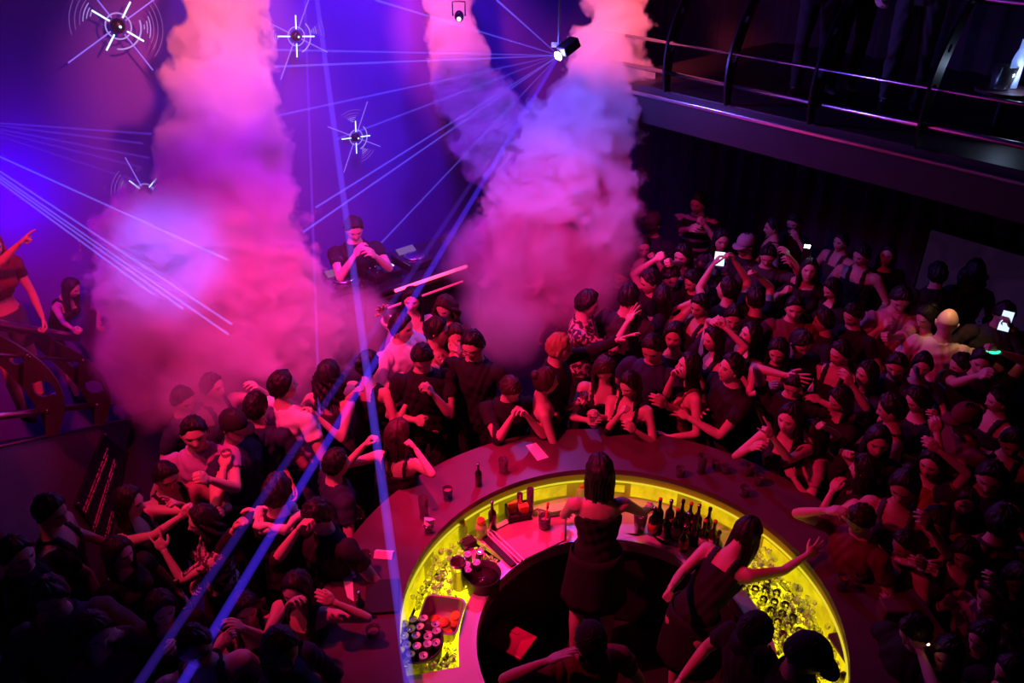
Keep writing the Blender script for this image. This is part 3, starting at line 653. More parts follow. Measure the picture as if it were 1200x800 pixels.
for (x, y, r, h, l_, fl_) in [(821, 553, .036, .155, 'tall glass with red lit drink standing on the right counter', (.4, M_cola)), (797, 557, .036, .07, 'short glinting glass left of the tall one on the right counter', (.5, M_cola)),
        (850, 553, .034, .06, 'low glass right of the tall one on the dark counter', (.6, M_cola)), (877, 556, .034, .09, 'straight glass further right on the dark counter by the pointing guest', (.3, M_pale)),
        (889, 567, .036, .08, 'right one of three clustered glasses at the dark right counter', None), (872, 580, .038, .07, 'front one of three clustered glasses at the dark right counter', (.5, M_cola)), (838, 548, .03, .06, 'small glass tucked behind the tall glass on the right counter', None)]:
    glass(cz_(x, y), r, h, l_, fill=fl_)
glass(cz_(985, 690), .036, .11, 'glass of amber drink at the outer edge of the right counter', fill=(.75, M_amber), taper=.8)
glass(cz_(1007, 680), .034, .05, 'low reddish glass beside the amber drink on the right', fill=(.5, M_cola))

# --- on the worktop, left side
def cw(x, y, z=ZW): return atz(x, y, z)
def jar(x, y, lidm, label, r=.042, h=.13):
    root = empty('juice_jar', cw(x, y), label=label, cat='jar')
    b = MB(); b.lathe([(0, 0), (r, 0), (r * 1.02, h * .7), (r * .8, h * .9), (r * .6, h * .93), (0, h * .93)], seg=22); b.build('jar_body', M_juice, root, True)
    b = MB(); b.lathe([(r * .66, h * .935), (r * .68, h * 1.2), (r * .5, h * 1.27), (0, h * 1.28)], seg=20); b.build('lid', lidm, root, True)
jar(541, 630, M_lime, 'squat juice jar with a lime yellow lid by the inner wall')
jar(564, 628, M_orange, 'squat juice jar with an orange lid beside the dark beer bottle')
bottle(cw(577, 619), .25, .03, M_bbrown, 'dark brown beer bottle upright in front of the glowing yellow wall', lab=None)
root = empty('bar_caddy', cw(607, 605), math.radians(15), label='dark bar caddy holding a yellow and an orange box', cat='caddy')
b = MB(); b.box((0, 0, .01), (.17, .13, .02), bev=.004); b.box((-.08, 0, .05), (.01, .13, .08)); b.box((.08, 0, .05), (.01, .13, .08)); b.box((0, .06, .05), (.17, .01, .08)); b.box((0, 0, .05), (.01, .12, .08)); b.box((0, -.06, .035), (.17, .01, .05)); b.build('tray', M_rub, root)
for nm, dx, dy, m_, l_ in (('straw_box', -.045, .03, M_yel, 'yellow box of straws standing in the dark caddy'), ('napkin_box', .04, -.01, M_orange, 'orange box lying on the front of the dark caddy')):
    p_ = cw(607, 605) + Vector((dx, dy, .022)); b = MB(); b.box((0, 0, .05), (.07, .05, .10), bev=.004); o = b.build(nm, m_); o.location = p_; o.rotation_euler = (0, 0, .26); tag(o, l_, 'box')
glass(cw(609, 603), .022, .20, 'shorter clear tube vase against the yellow wall', nm='tube_vase', taper=1, cat='vase'); glass(cw(621, 601), .026, .23, 'taller clear tube vase against the yellow wall', nm='tube_vase', taper=1, cat='vase')
mg = glass(cw(638, 618), .045, .11, 'mixing jar left of the bartender, holding bar tools', nm='mixing_jar', cat='jar', taper=.95, fill=(.35, M_cola))
b = MB(); b.tube([(0, 0, 0), (.018, .0, .17)], [.006, .006], 8); b.tube([(.018, 0, .17), (.021, 0, .22)], [.009, .010], 10); o = b.build('muddler', M_redp, None, True); o.location = cw(638, 618) + Vector((0, 0, .012)); tag(o, 'red muddler stick poking out of the mixing jar', 'bar tool')
b = MB(); b.tube([(0, 0, 0), (-.035, .01, .14)], .004, 6); b.ball((-.037, .01, .145), .008); o = b.build('bar_spoon', M_chrome, None, True); o.location = cw(637, 618) + Vector((0, 0, .012)); tag(o, 'thin steel bar spoon leaning in the mixing jar', 'bar tool')
jar(681, 580, M_yel, 'yellow lit jar half hidden by the bartender hair', r=.035, h=.09)
# long drip rail and white framed mats
root = empty('drip_rail', cw(596, 648, ZW), 0, label='pair of pale framed drip trays at an angle on the worktop', cat='drip tray')
A_, B_ = cw(566, 627) - root.location, cw(604, 664) - root.location; d_ = (B_ - A_); an = math.atan2(d_.y, d_.x)
b = MB(); b.box((A_ + B_) / 2 + Vector((-.01, 0, .01)), (d_.length, .045, .018), rz=an, bev=.003); b.build('black_mat', M_rub, root)
for k_, w0 in enumerate((.045, .075)):
    off = Vector((math.sin(-an), math.cos(an), 0)) * w0
    b = MB(); b.box((A_ + B_) / 2 + Vector((off.x, off.y, .010)), (d_.length, .010, .018), rz=an); b.build('pale_rail', mat('white_enamel', (.8, .75, .75), .4), root)
root = empty('drip_mat', cw(620, 645, ZW), label='wide reddish drip mat on the worktop left of the bartender', cat='mat')
q4 = [cw(577, 624), cw(630, 597), cw(663, 606), cw(662, 634), cw(607, 660)]
b = MB(); b.prism([(v.x - root.location.x, v.y - root.location.y) for v in q4], .001, .008); b.build('mat_surface', mat('wine_mat', (.34, .17, .2), .45, noise_amt=.3, nscale=10), root)
b = MB()
for i in range(5): a1, a2 = q4[i] - root.location, q4[(i + 1) % 5] - root.location; b.tube([(a1.x, a1.y, .01), (a2.x, a2.y, .01)], .004, 6)
b.build('mat_rim', M_top, root)
# speed grid
root = empty('cutlery_grille', cw(655, 603), .25, label='small slotted steel grille lit from below beside the bartender arm', cat='grille')
b = MB(); b.box((0, 0, .008), (.15, .05, .016)); b.build('base', M_rub, root)
for i in range(10): b = MB(); b.box((-.065 + i * .0145, 0, .02), (.006, .042, .008)); b.build('slat', M_rail, root)
# tall shaker tin
root = empty('shaker_tin', cw(538, 688, ZW - .02), label='tall dark steel shaker tin standing over the ice with an open mouth', cat='shaker')
b = MB(); b.lathe([(0, 0), (.040, 0), (.050, .22), (.052, .225), (.047, .225), (.037, .006), (0, .006)], seg=28); b.build('tin', mat('smoked_steel', (.35, .28, .2), .2, .9), root, True)
b = MB(); b.lathe([(.053, .19), (.055, .226), (.052, .236), (.046, .232)], seg=28, closed=True); b.build('rim_band', M_chrome, root, True)
# card box beside
b = MB(); b.box((0, 0, .03), (.10, .07, .06), bev=.003); o = b.build('matchbox_holder', M_rub); o.location = cw(549, 640); o.rotation_euler = (0, 0, .6); tag(o, 'small black holder behind the shaker tin', 'holder')
b = MB(); b.prism([(-.07, -.045), (.07, -.045), (.07, .045), (-.07, .045)], .0, .006); o = b.build('bar_cloth', mat('salmon_cloth', (.75, .5, .42), .9)); o.location = cw(556, 650); o.rotation_euler = (0, 0, -.5); tag(o, 'salmon coloured folded bar cloth beside the round black bucket', 'cloth')
# round black bucket with five cans
def bucket(x, y, zt, R, h, label, cans, cat='bucket', m=None, clab='can', gname=''):
    c = atz(x, y, zt); root = empty('ice_bucket', c - Vector((0, 0, h)), label=label, cat=cat)
    b = MB(); b.lathe([(0, 0), (R * .88, 0), (R, h), (R * 1.03, h + .004), (R * .95, h + .004), (R * .84, .008), (0, .008)], seg=40); b.build('tub', m or M_rub, root, True)
    b = MB(); b.lathe([(0, h - .05), (R * .93, h - .045), (0, h - .035)], seg=24); b.build('dark_water', mat('dark_water', (.02, .012, .014), .08), root, True)
    first = None
    for i, (cx, cy) in enumerate(cans):
        p_ = atz(cx, cy, zt + .012)
        if first is None:
            first = empty('drinks_can', p_ - Vector((0, 0, .115)), label=clab, cat='can', group=gname)
            b = MB(); b.lathe([(0, 0), (.024, 0), (.028, .008), (.028, .10), (.025, .112), (.0, .112)], seg=20); b.build('can_body', mat('can_paint', (.25, .2, .32), .25, .8), first, True)
            b = MB(); b.lathe([(.0255, .1125), (.0265, .117), (.0245, .119), (.022, .113), (0, .1125)], seg=20); b.build('can_rim', mat('can_aluminium', (.85, .75, .8), .4, .5), first, True)
            b = MB(); b.box((.004, 0, .1145), (.016, .009, .002), bev=.0005); b.build('pull_tab', M_chrome, first)
        else:
            r2 = first.copy(); COL.objects.link(r2); r2.location = p_ - Vector((0, 0, .115)); r2.rotation_euler = (rb.uniform(-.12, .12), rb.uniform(-.12, .12), rb.uniform(0, 6))
            for ch in [o_ for o_ in bpy.data.objects if o_.parent == first]: c2 = ch.copy(); COL.objects.link(c2); c2.parent = r2
bucket(566, 672, ZW + .09, .118, .15, 'round black tub holding five cans near its left rim', [(548, 649), (560, 647), (547, 660), (560, 658), (548, 669)], clab='dark drinks can bobbing in the round black tub', gname='cans in the round black tub')
bucket(489, 752, ZW + .06, .155, .19, 'big dark round bucket packed with upright drinks cans', [(484, 725), (496, 725), (507, 731), (472, 731), (465, 741), (483, 735), (495, 735), (512, 740), (475, 744), (487, 745), (500, 744), (511, 750), (464, 751), (475, 754), (488, 757), (500, 755), (469, 763), (481, 768), (494, 767)], m=mat('grey_plastic', (.06, .05, .055), .4), clab='drinks can with pale rim packed upright in the big bucket', gname='cans in the big round bucket')
# steel fruit pan
root = empty('fruit_pan', atz(517, 722, ZW + .02), math.radians(-10), label='deep rounded steel pan with citrus slices beside the bucket of cans', cat='pan')
def rrect(w, d, r, n=6): 
    out = []
    for cx, cy, a0 in ((w / 2 - r, d / 2 - r, 0), (-w / 2 + r, d / 2 - r, 90), (-w / 2 + r, -d / 2 + r, 180), (w / 2 - r, -d / 2 + r, 270)):
        for i in range(n + 1): a = math.radians(a0 + 90 * i / n); out.append((cx + r * math.cos(a), cy + r * math.sin(a)))
    return out
Rr = [(rrect(.27, .30, .05), .02), (rrect(.25, .28, .045), .024), (rrect(.24, .27, .045), .02), (rrect(.21, .24, .04), -.09)]
b = MB(); vs = [(x, y, z) for r_, z in Rr for x, y in r_]; n_ = len(Rr[0][0])
b.add(vs, [(i * n_ + j, i * n_ + (j + 1) % n_, (i + 1) * n_ + (j + 1) % n_, (i + 1) * n_ + j) for i in range(3) for j in range(n_)] + [tuple(3 * n_ + j for j in range(n_))]); b.build('pan', mat('dull_steel', (.4, .33, .3), .4, .8), root, True)
cols = [mat('lemon_peel', (.75, .6, .06), .5), mat('orange_slice', (.8, .35, .08), .5), mat('lime_slice', (.35, .45, .08), .5)]
for i, (dx, dy) in enumerate([(-.06, .04), (-.035, .02), (.0, .01), (.03, .0), (-.01, -.04), (.04, -.05), (.07, .01), (.06, -.08), (.0, -.09), (.08, .05), (.02, -.015)]):
    b = MB(); b.lathe([(0, 0), (.032, 0), (.034, .004), (.032, .009), (0, .009)], seg=18); o = b.build('citrus_slice', cols[i % 3] if i > 3 else cols[0], None, True)
    P_ = Vector(root.location) + Matrix.Rotation(-.17, 3, 'Z') @ Vector((dx, dy, -.080 + .008 * i * .6)); o.location = P_; o.rotation_euler = (rb.uniform(-.5, .5), rb.uniform(-.5, .5), rb.uniform(0, 3))
    tag(o, 'thin citrus slice lying in the steel fruit pan', 'fruit slice', 'citrus slices in the steel pan')
# --- right of the bartender: bottles, bowls, jug
M_capd = M_rub
bl = [(764, 603, .24, M_bdark), (770, 598, .28, M_bbrown), (779, 606, .22, M_bdark), (783, 596, .25, M_bbrown), (790, 608, .26, M_bdark), (796, 600, .28, M_bdark), (803, 611, .25, M_bbrown), (806, 598, .24, M_bdark), (812, 615, .27, M_bdark), (815, 603, .26, M_bbrown), (822, 620, .25, M_bdark), (827, 608, .27, M_bdark), (800, 622, .22, M_bdark), (833, 622, .26, M_bbrown), (838, 632, .24, M_bdark)]
for i, (x, y, h, m_) in enumerate(bl):
    bottle(atz(x, y + 22, ZW), h, .034, m_, 'dark liquor bottle in the dense cluster right of the bartender', lab=(M_labr if i % 3 == 0 else (M_lab if i % 3 == 1 else None)), group='liquor bottles clustered on the right worktop', cap=[M_rail, M_redp, M_rub][i % 3])
for x, y, l_ in ((783, 622, 'left one of two small pale bowls before the bottle cluster'), (792, 630, 'right one of two small pale bowls before the bottle cluster')):
    root = empty('small_bowl', atz(x, y, ZW + .001), label=l_, cat='bowl'); b = MB(); b.lathe([(0, .0), (.025, 0), (.045, .035), (.042, .035), (.023, .005), (0, .005)], seg=24); b.build('bowl_wall', mat('pale_ceramic', (.75, .6, .6), .3), root, True)
    b = MB(); b.lathe([(0, .012), (.030, .015), (0, .026)], seg=16); b.build('garnish', cols[1], root, True)
glass(atz(749, 622, ZW), .05, .16, 'clear measuring jug under the bartender right hand', nm='measuring_jug', cat='jug', taper=.75)
for x, y, l_ in ((988, 770, 'upper dark bottle lying in the yellow ice at lower right'), (992, 790, 'dark bottle standing in the yellow ice at the lower right corner'), (980, 800, 'short dark bottle left of the others in the lower right ice')):
    bottle(atz(x, y, ZW - .04), .22, .030, M_bbrown, l_, tilt=(.35, .1, 0))
bottle(atz(996, 806, ZW - .04), .20, .028, M_bgreen, 'bright green bottle neck at the bottom of the lower right ice')
# stacked glasses standing in the right ice (clear cups nested in rows)
for j in range(3):
    for i in range(7):
        pp_ = pol(1.03 + .055 * j, 27 - i * 5.2 - j * 2, ZW - .02)
        glass(pp_, .025, .05, 'small clear glass in the rows standing over the yellow ice at right', nm='shot_glass', group='small glasses over the right ice well', seg=14)
# red step stool and reddish crate inside the bar ring
root = empty('step_stool', (atz(598, 748, .42)).to_tuple()[:2] + (0,), math.radians(-32), label='low red lit step stool on the dark floor inside the bar', cat='stool')
b = MB(); b.box((0, 0, .41), (.30, .22, .03), bev=.008); b.box((0, .06, .415), (.06, .03, .032)); b.build('seat', M_top if False else mat('wine_plastic', (.32, .05, .08), .4), root)
for sx in (-1, 1):
    for sy in (-1, 1): b = MB(); b.box((sx * .125, sy * .085, .2), (.03, .03, .395), bev=.004); b.build('leg', M_rub, root)
# guest tables beyond the bar, right side
def table(x, y, z, w, d, rz, label):
    p_ = atz(x, y, z); root = empty('high_table', (p_.x, p_.y, 0), rz, label=label, cat='table')
    b = MB(); b.box((0, 0, z - .02), (w, d, .035), bev=.01); b.build('table_top', M_top, root)
    b = MB(); b.lathe([(.03, .02), (.03, z - .04)], seg=14); b.lathe([(0, 0), (.22, 0), (.22, .015), (.04, .03), (0, .03)], seg=24); b.build('pedestal', M_black, root)
    return root
table(1062, 770, 1.0, .7, .5, .2, 'dark square table at the lower right holding a cigarette ashtray')
b = MB(); b.box((0, 0, .05), (.17, .11, .10), bev=.012); o = b.build('handbag', mat('wine_leather', (.12, .05, .06), .5)); o.location = atz(1046, 725, 1.0)
o.location = atz(1046, 722, ZC); tag(o, 'boxy dark red handbag standing on the table right of the bar', 'handbag')
table(1046, 722, ZC, .5, .4, .1, 'dark tall table right of the bar carrying the boxy handbag')
# ================================================================== PEOPLE: BUILDERS
def rotx(a): return Matrix.Rotation(a, 3, 'X')
def rotz(a): return Matrix.Rotation(a, 3, 'Z')
def roty(a): return Matrix.Rotation(a, 3, 'Y')
def sstep(a, b, x): t = np.clip((x - a) / (b - a), 0, 1); return t * t * (3 - 2 * t)

# --- head template (front = -Y, centre of the skull at the origin, about 0.235 tall)
NU, NV = 60, 46
def head_points():
    u = np.linspace(0, 2 * np.pi, NU, endpoint=False)
    u = u + .38 * np.sin(u)                       # more columns at the face (u=0 is the front after the shift)
    v = np.linspace(0, np.pi, NV + 1)
    U, V = np.meshgrid(np.pi + u, v)              # rows x cols
    dx = np.sin(V) * np.sin(U) ; dy = np.sin(V) * np.cos(U); dz = np.cos(V)
    # front is at U = pi -> dy = -1
    x = dx * .074; y = dy * .092; z = dz * .118
    return dx, dy, dz, x, y, z
def base_head(x, y, z):
    s = np.clip(-z / .118, 0, 1)
    x = x * (1 - .36 * s ** 1.6) * (1 + .05 * np.exp(-((z - .03) / .05) ** 2))
    y = np.where(y > 0, y * (1 - .42 * s ** 1.2) * (1 + .08 * np.exp(-((z - .03) / .06) ** 2)), y * (1 - .06 * s))
    return x, y, z
def g(v, m, s): return np.exp(-((v - m) / s) ** 2)
def build_head_template():
    dx, dy, dz, x, y, z = head_points()
    x, y, z = base_head(x, y, z)
    fr = sstep(.0, .6, -dy)
    ax = np.abs(x)
    flat = fr * .006 * g(x, 0, .05) * g(z, -.02, .06); y = y + flat
    nz = np.clip((.014 - z) / .048, 0, 1) * sstep(-.046, -.034, z)
    y = y - fr * nz * .026 * g(x, 0, .0095 + .006 * nz)
    y = y + fr * .011 * (g(ax, .031, .015) * g(z, .004, .011)) - fr * .005 * g(ax, .031, .010) * g(z, .002, .007)
    y = y - fr * .005 * g(z, .022, .008) * g(ax, .028, .03)
    y = y - fr * (.007 * g(z, -.056, .0055) + .007 * g(z, -.068, .006)) * g(x, 0, .019)
    y = y - fr * .009 * g(z, -.098, .014) * g(x, 0, .02)
    y = y - fr * .003 * g(ax, .045, .015) * g(z, -.028, .018)
    P = np.stack([x, y, z], -1)
    verts = [tuple(P[0, 0])]
    for i in range(1, NV): verts += [tuple(p) for p in P[i]]
    verts.append(tuple(P[NV, 0])); last = len(verts) - 1
    faces = []; mi = []
    def vid(i, j): return 0 if i == 0 else (last if i == NV else 1 + (i - 1) * NU + j % NU)
    for i in range(NV):
        for j in range(NU):
            q = [vid(i, j), vid(i + 1, j), vid(i + 1, j + 1), vid(i, j + 1)]
            q = tuple(dict.fromkeys(q)); faces.append(q)
            c = np.mean([verts[k] for k in q], 0); m_ = 0
            if c[1] < -.05:
                if abs(c[2] + .062) < .0095 and abs(c[0]) < .023 - abs(c[2] + .062) * .6: m_ = 1
                ex = abs(abs(c[0]) - .031)
                if ex < .0125 and abs(c[2] - .003) < .0068: m_ = 2 if ex < .0062 else 3
                if abs(c[2] - .0215 - .1 * (abs(c[0]) - .03)) < .0042 and abs(abs(c[0]) - .031) < .017: m_ = 4
            mi.append(m_)
    mb = MB(); mb.v = verts; mb.f = faces; mb.mi = mi
    for s in (-1, 1):                              # ears
        mb.ball((s * .075, .008, -.012), 1, sub=2, sc=(.010, .02, .032), M=roty(s * .25) @ rotx(.2))
    return np.array(mb.v), mb.f, mb.mi
HEAD_V, HEAD_F, HEAD_M = build_head_template()

# --- hands: wrist at the origin, fingers along +Z, palm faces -Y, thumb towards +X (right hand; mirrored for the left)
def remeshed(mb, voxel, smooth=3, name='tmp'):
    me = mb.mesh(name, False); o = bpy.data.objects.new(name, me); COL.objects.link(o)
    r = o.modifiers.new('r', 'REMESH'); r.mode = 'VOXEL'; r.voxel_size = voxel
    if smooth: s = o.modifiers.new('s', 'SMOOTH'); s.iterations = smooth; s.factor = .5
    return o
def mesh_np(me):
    n = len(me.vertices); v = np.empty(n * 3); me.vertices.foreach_get('co', v); v = v.reshape(-1, 3)
    lt = np.empty(len(me.polygons), int); me.polygons.foreach_get('loop_total', lt)
    li = np.empty(len(me.loops), int); me.loops.foreach_get('vertex_index', li)
    fs = []; k = 0
    for c in lt: fs.append(tuple(li[k:k + c])); k += c
    return v, fs
def hand_mb(curl, spread, thumb, tcurl=.5):
    mb = MB()
    mb.ball((0, 0, .0), .026, sub=2, sc=(1.05, .72, 1.1))
    for i in range(5):
        f = i / 4; mb.ball(((f - .5) * .052, 0, .055 + .012 * math.sin(f * 3.1)), .021, sub=2, sc=(.85, .66, 1.6))
    mb.ball((.0, 0, .035), .032, sub=2, sc=(1.05, .55, 1.1)); mb.ball((.02, -.008, .035), .018, sub=2, sc=(1, .8, 1.5))
    L = [(.030, .090, .044, .026, .021), (.010, .096, .048, .030, .022), (-.011, .092, .044, .028, .021), (-.030, .084, .034, .021, .018)]
    for i, (x, z0, l1, l2, l3) in enumerate(L):
        c = curl[i]; sp = spread * (1.2, .35, -.45, -1.35)[i]; r0 = .0092 if i < 3 else .0078
        p = Vector((x, 0, z0)); a = c * .55; pts = [p - Vector((0, 0, .02))]
        ang = 0
        pts.append(p)
        for ln, k in ((l1, 1.0), (l2, 1.15), (l3, .8)):
            ang += c * k * 1.35
            d = Vector((math.sin(sp) * math.cos(min(ang, 1.4)), -math.sin(ang), math.cos(ang) * math.cos(sp))).normalized(); p = p + d * ln; pts.append(p)
        mb.tube(pts, [r0 * 1.1, r0 * 1.08, r0, r0 * .92, r0 * .78], 8)
        for q, rr in zip(pts[1:], (r0 * 1.1, r0, r0 * .95, r0 * .8)): mb.ball(q, rr, sub=1)
    p = Vector((.022, -.006, .026)); d0 = Vector((math.sin(thumb), -.25, math.cos(thumb))).normalized()
    pts = [p]; p = p + d0 * .036; pts.append(p)
    d1 = (d0 + Vector((-.5 * tcurl, -.3 * tcurl, .55))).normalized(); p = p + d1 * .03; pts.append(p)
    d2 = (d1 + Vector((-.6 * tcurl, -.4 * tcurl, .3))).normalized(); p = p + d2 * .024; pts.append(p)
    mb.tube(pts, [.015, .0125, .0108, .009], 8)
    for q, rr in zip(pts, (.015, .0125, .0108, .009)): mb.ball(q, rr, sub=1)
    return mb
HANDS_DEF = {'open': ((.10, .05, .08, .15), .22, .95, .2), 'relax': ((.42, .48, .52, .58), .06, .6, .5), 'fist': ((1.15, 1.2, 1.2, 1.15), .0, .5, 1.6),
             'point': ((.05, 1.1, 1.15, 1.15), .0, .55, 1.4), 'horns': ((.08, 1.1, 1.15, .1), .2, .95, .4), 'grip': ((.72, .74, .76, .78), .03, .75, 1.0), 'flat': ((.06, .06, .06, .08), .03, .5, .3)}
_tmp = {k: remeshed(hand_mb(*v), .0042, 2, 'hand_' + k) for k, v in HANDS_DEF.items()}
bpy.context.view_layer.update(); _dg = bpy.context.evaluated_depsgraph_get()
HANDS = {}
for k, o in _tmp.items():
    me = bpy.data.meshes.new_from_object(o.evaluated_get(_dg)); HANDS[k] = mesh_np(me); bpy.data.meshes.remove(me)
for o in _tmp.values(): me = o.data; bpy.data.objects.remove(o); bpy.data.meshes.remove(me)

SKINS = {'light': (.62, .40, .31), 'tan': (.50, .30, .21), 'deep': (.30, .17, .11)}
def skin_mat(k):
    m = mat('skin_' + k, SKINS[k], .48, noise_amt=.08, nscale=25); return m
M_lip = mat('lips', (.42, .16, .13), .45); M_iris = mat('iris', (.02, .012, .01), .2); M_sclera = mat('eye_white', (.6, .57, .55), .25); M_brow = mat('brow', (.03, .018, .014), .8)
def hairmat(col):
    d = {'black': (.008, .006, .007), 'brown': (.035, .018, .012), 'blond': (.35, .2, .1), 'red': (.28, .05, .03), 'grey': (.2, .19, .2)}
    return mat('hair_' + col, d[col], .55, noise_amt=.4, nscale=60, bump=.4)
CLOTH = {}
def cloth(k):
    if k in CLOTH: return CLOTH[k]
    cols = {'black': (.012, .011, .013), 'charcoal': (.05, .048, .052), 'white': (.78, .76, .76), 'cream': (.7, .6, .5), 'grey': (.35, .34, .36), 'navy': (.02, .025, .06),
            'red': (.32, .03, .03), 'wine': (.14, .015, .03), 'pink': (.55, .25, .28), 'denim': (.06, .09, .16), 'lilac': (.45, .25, .45), 'olive': (.10, .10, .05)}
    if k in cols: m = mat('cloth_' + k, cols[k], .85, noise_amt=.1, nscale=40, bump=.25)
    elif k == 'striped': m = stripes('cloth_striped', (.02, .018, .022), (.62, .55, .52), 8.5, 'Z', .27)
    elif k == 'patterned': m = patterned('cloth_patterned', (.05, .02, .03), (.6, .42, .40), 26, .52)
    elif k == 'printed': m = patterned('cloth_printed', (.03, .03, .04), (.30, .24, .24), 16, .56)
    elif k == 'checked': m = stripes('cloth_checked', (.30, .05, .06), (.04, .015, .02), 14, 'Z', .5)
    CLOTH[k] = m; return m

FRAMES = {}
class Person: pass
PEOPLE = []
def ik(S_, T, a, b, hint):
    d = T - S_; L = d.length
    if L > (a + b) * .985: T = S_ + d * ((a + b) * .985 / L); d = T - S_; L = d.length
    if L < abs(a - b) + .06: d = (d.normalized() if L > 1e-5 else Vector((0, -1, 0))) * (abs(a - b) + .06); T = S_ + d; L = d.length
    x = (a * a - b * b + L * L) / (2 * L); h = math.sqrt(max(a * a - x * x, 1e-6)); n = d.normalized()
    hn = (hint - n * hint.dot(n));
    if hn.length < 1e-3: hn = Vector((0, 0, -1)) - n * n.z * -1
    return S_ + n * x + hn.normalized() * h, T

def person(px, py, label, face=0, g='f', hair='long', hc='black', top=('tank', 'black'), bot=('trousers', 'black'), arms=(), look=(0, 0), lean=0, side=0,
           hz=None, floor=0.0, skin='light', group=None, glasses=False, cap=None, seed=None, detail=1, z=None, twist=0, xy=None, beard=False, bag=None):
    """px,py: where the centre of the head falls in the photograph; face: degrees, 0 looks to the camera side, 90 to the right"""
    p = Person(); p.rng = random.Random(seed if seed is not None else int(px * 7 + py * 13)); rng = p.rng
    if hz is None: hz = (1.60 if g == 'm' else 1.52) + rng.uniform(-.03, .04)
    head = atz(px, py, hz + floor) if xy is None else Vector((xy[0], xy[1], hz + floor))
    k = (hz + .115) / 1.72
    lean_drop = 0
    if abs(lean) > 12: lean_drop = (1 - math.cos(math.radians(lean))) * .55; k = (hz + .115) / (1.72 - lean_drop)
    k = min(k, 1.09)
    p.k = k; p.g = g; p.face = face; yaw = math.radians(face)
    Ry = rotz(yaw)
    R_l = rotx(math.radians(lean)) @ roty(math.radians(side)) @ rotz(math.radians(twist))          # chest relative to pelvis (lean forwards = towards -Y)
    piv = Vector((0, 0, 1.0)) * k
    def chest(v): v = Vector(v) * k; return piv + R_l @ (v - piv)
    p.chest = chest
    hl = chest((0, -.01 - .02, 1.605))
    off = Ry @ Vector((hl.x, hl.y, 0))
    p.base = Vector((head.x - off.x, head.y - off.y, floor)); p.root = empty('person', p.base, yaw, label=label, cat='person', group=group)
    Mi = (Matrix.Translation(p.base) @ Matrix.Rotation(yaw, 4, 'Z')).inverted()
    p.head_depth = (Vector((head.x, head.y, hl.z + floor)) - Vector((0, 0, CAM_H))).dot(Vector((0, math.cos(PITCH), -math.sin(PITCH))))
    fem = g == 'f'; q = .84 if fem else 1.0; sh = .165 if fem else .195
    mb = MB(); bones = []          # bones: (kind, a, b, ra, rb)
    # torso rows: z, half x, half y, y offset
    T_ = ([(.84, .10, .085, .005), (.90, .158, .108, .01), (.96, .168, .112, .012), (1.03, .140, .098, .006), (1.11, .117, .086, 0), (1.20, .130, .093, -.004), (1.28, .146, .108, -.014), (1.35, .150, .095, -.004), (1.40, .128, .078, .004), (1.44, .07, .058, .012), (1.49, .048, .05, .006), (1.56, .046, .05, -.002)]
          if fem else
          [(.84, .10, .09, .0), (.90, .156, .108, .005), (.97, .160, .112, .005), (1.05, .152, .104, 0), (1.13, .148, .100, 0), (1.22, .162, .108, -.004), (1.31, .178, .116, -.008), (1.38, .176, .104, 0), (1.425, .140, .082, .004), (1.46, .080, .064, .010), (1.51, .058, .058, .004), (1.58, .056, .058, -.004)])
    rows = []; NS = 16
    for (z_, rx, ry, oy) in T_:
        f = float(sstep(.95, 1.2, np.array(z_)))
        for i in range(NS):
            a = 2 * math.pi * i / NS; v = Vector((math.cos(a) * rx, math.sin(a) * ry + oy, z_))
            v1 = v * k; v2 = chest(v); rows.append(v1.lerp(v2, f))
    n = len(T_)
    mb.add(rows, [(i * NS + j, i * NS + (j + 1) % NS, (i + 1) * NS + (j + 1) % NS, (i + 1) * NS + j) for i in range(n - 1) for j in range(NS)] + [tuple(range(NS))[::-1], tuple((n - 1) * NS + j for j in range(NS))])
    if fem:
        for s in (-1, 1): mb.ball(chest((s * .062, -.095, 1.285)), .052 * k, sub=2)
    def limb(pts, rs, sub=4):
        P_ = []; Rr = []
        for (a, b, ra, rb) in zip(pts, pts[1:], rs, rs[1:]):
            for i in range(sub): f = i / sub; P_.append(a.lerp(b, f)); Rr.append(ra * (1 - f) + rb * f)
        P_.append(pts[-1]); Rr.append(rs[-1]); mb.tube(P_, Rr, 12)
        for q_, r_ in zip(pts, rs): mb.ball(q_, r_ * .99, sub=2)
    # legs
    step = rng.uniform(-.06, .06); p.ank = []
    for s in (-1, 1):
        hp = Vector((s * .09, 0, .90)) * k; kn = Vector((s * (.105 + abs(step) * .3), -.02 + step * s, .49)) * k; an = Vector((s * .115, .02 + step * s * 1.5, .085)) * k
        if abs(lean) > 25: hp += Vector((0, .06, 0)) * k; 
        limb([hp, hp.lerp(kn, .5), kn, kn.lerp(an, .35) + Vector((0, .012, 0)), an], [.084 * k, .072 * k, .052 * k, .053 * k, .034 * k], 3)
        mb.ball(an + Vector((0, -.05, -.045)) * k, .05 * k, sub=2, sc=(.9, 2.1, .75)); p.ank.append(an)
        bones.append(('thigh', hp, kn)); bones.append(('calf', kn, an)); bones.append(('foot', an + Vector((0, 0, -.01)), an + Vector((0, -.13, -.05)) * k))
    # arms
    Sj = {s: chest((s * sh, .0, 1.385)) for s in (-1, 1)}
    targets = {}
    cand = []
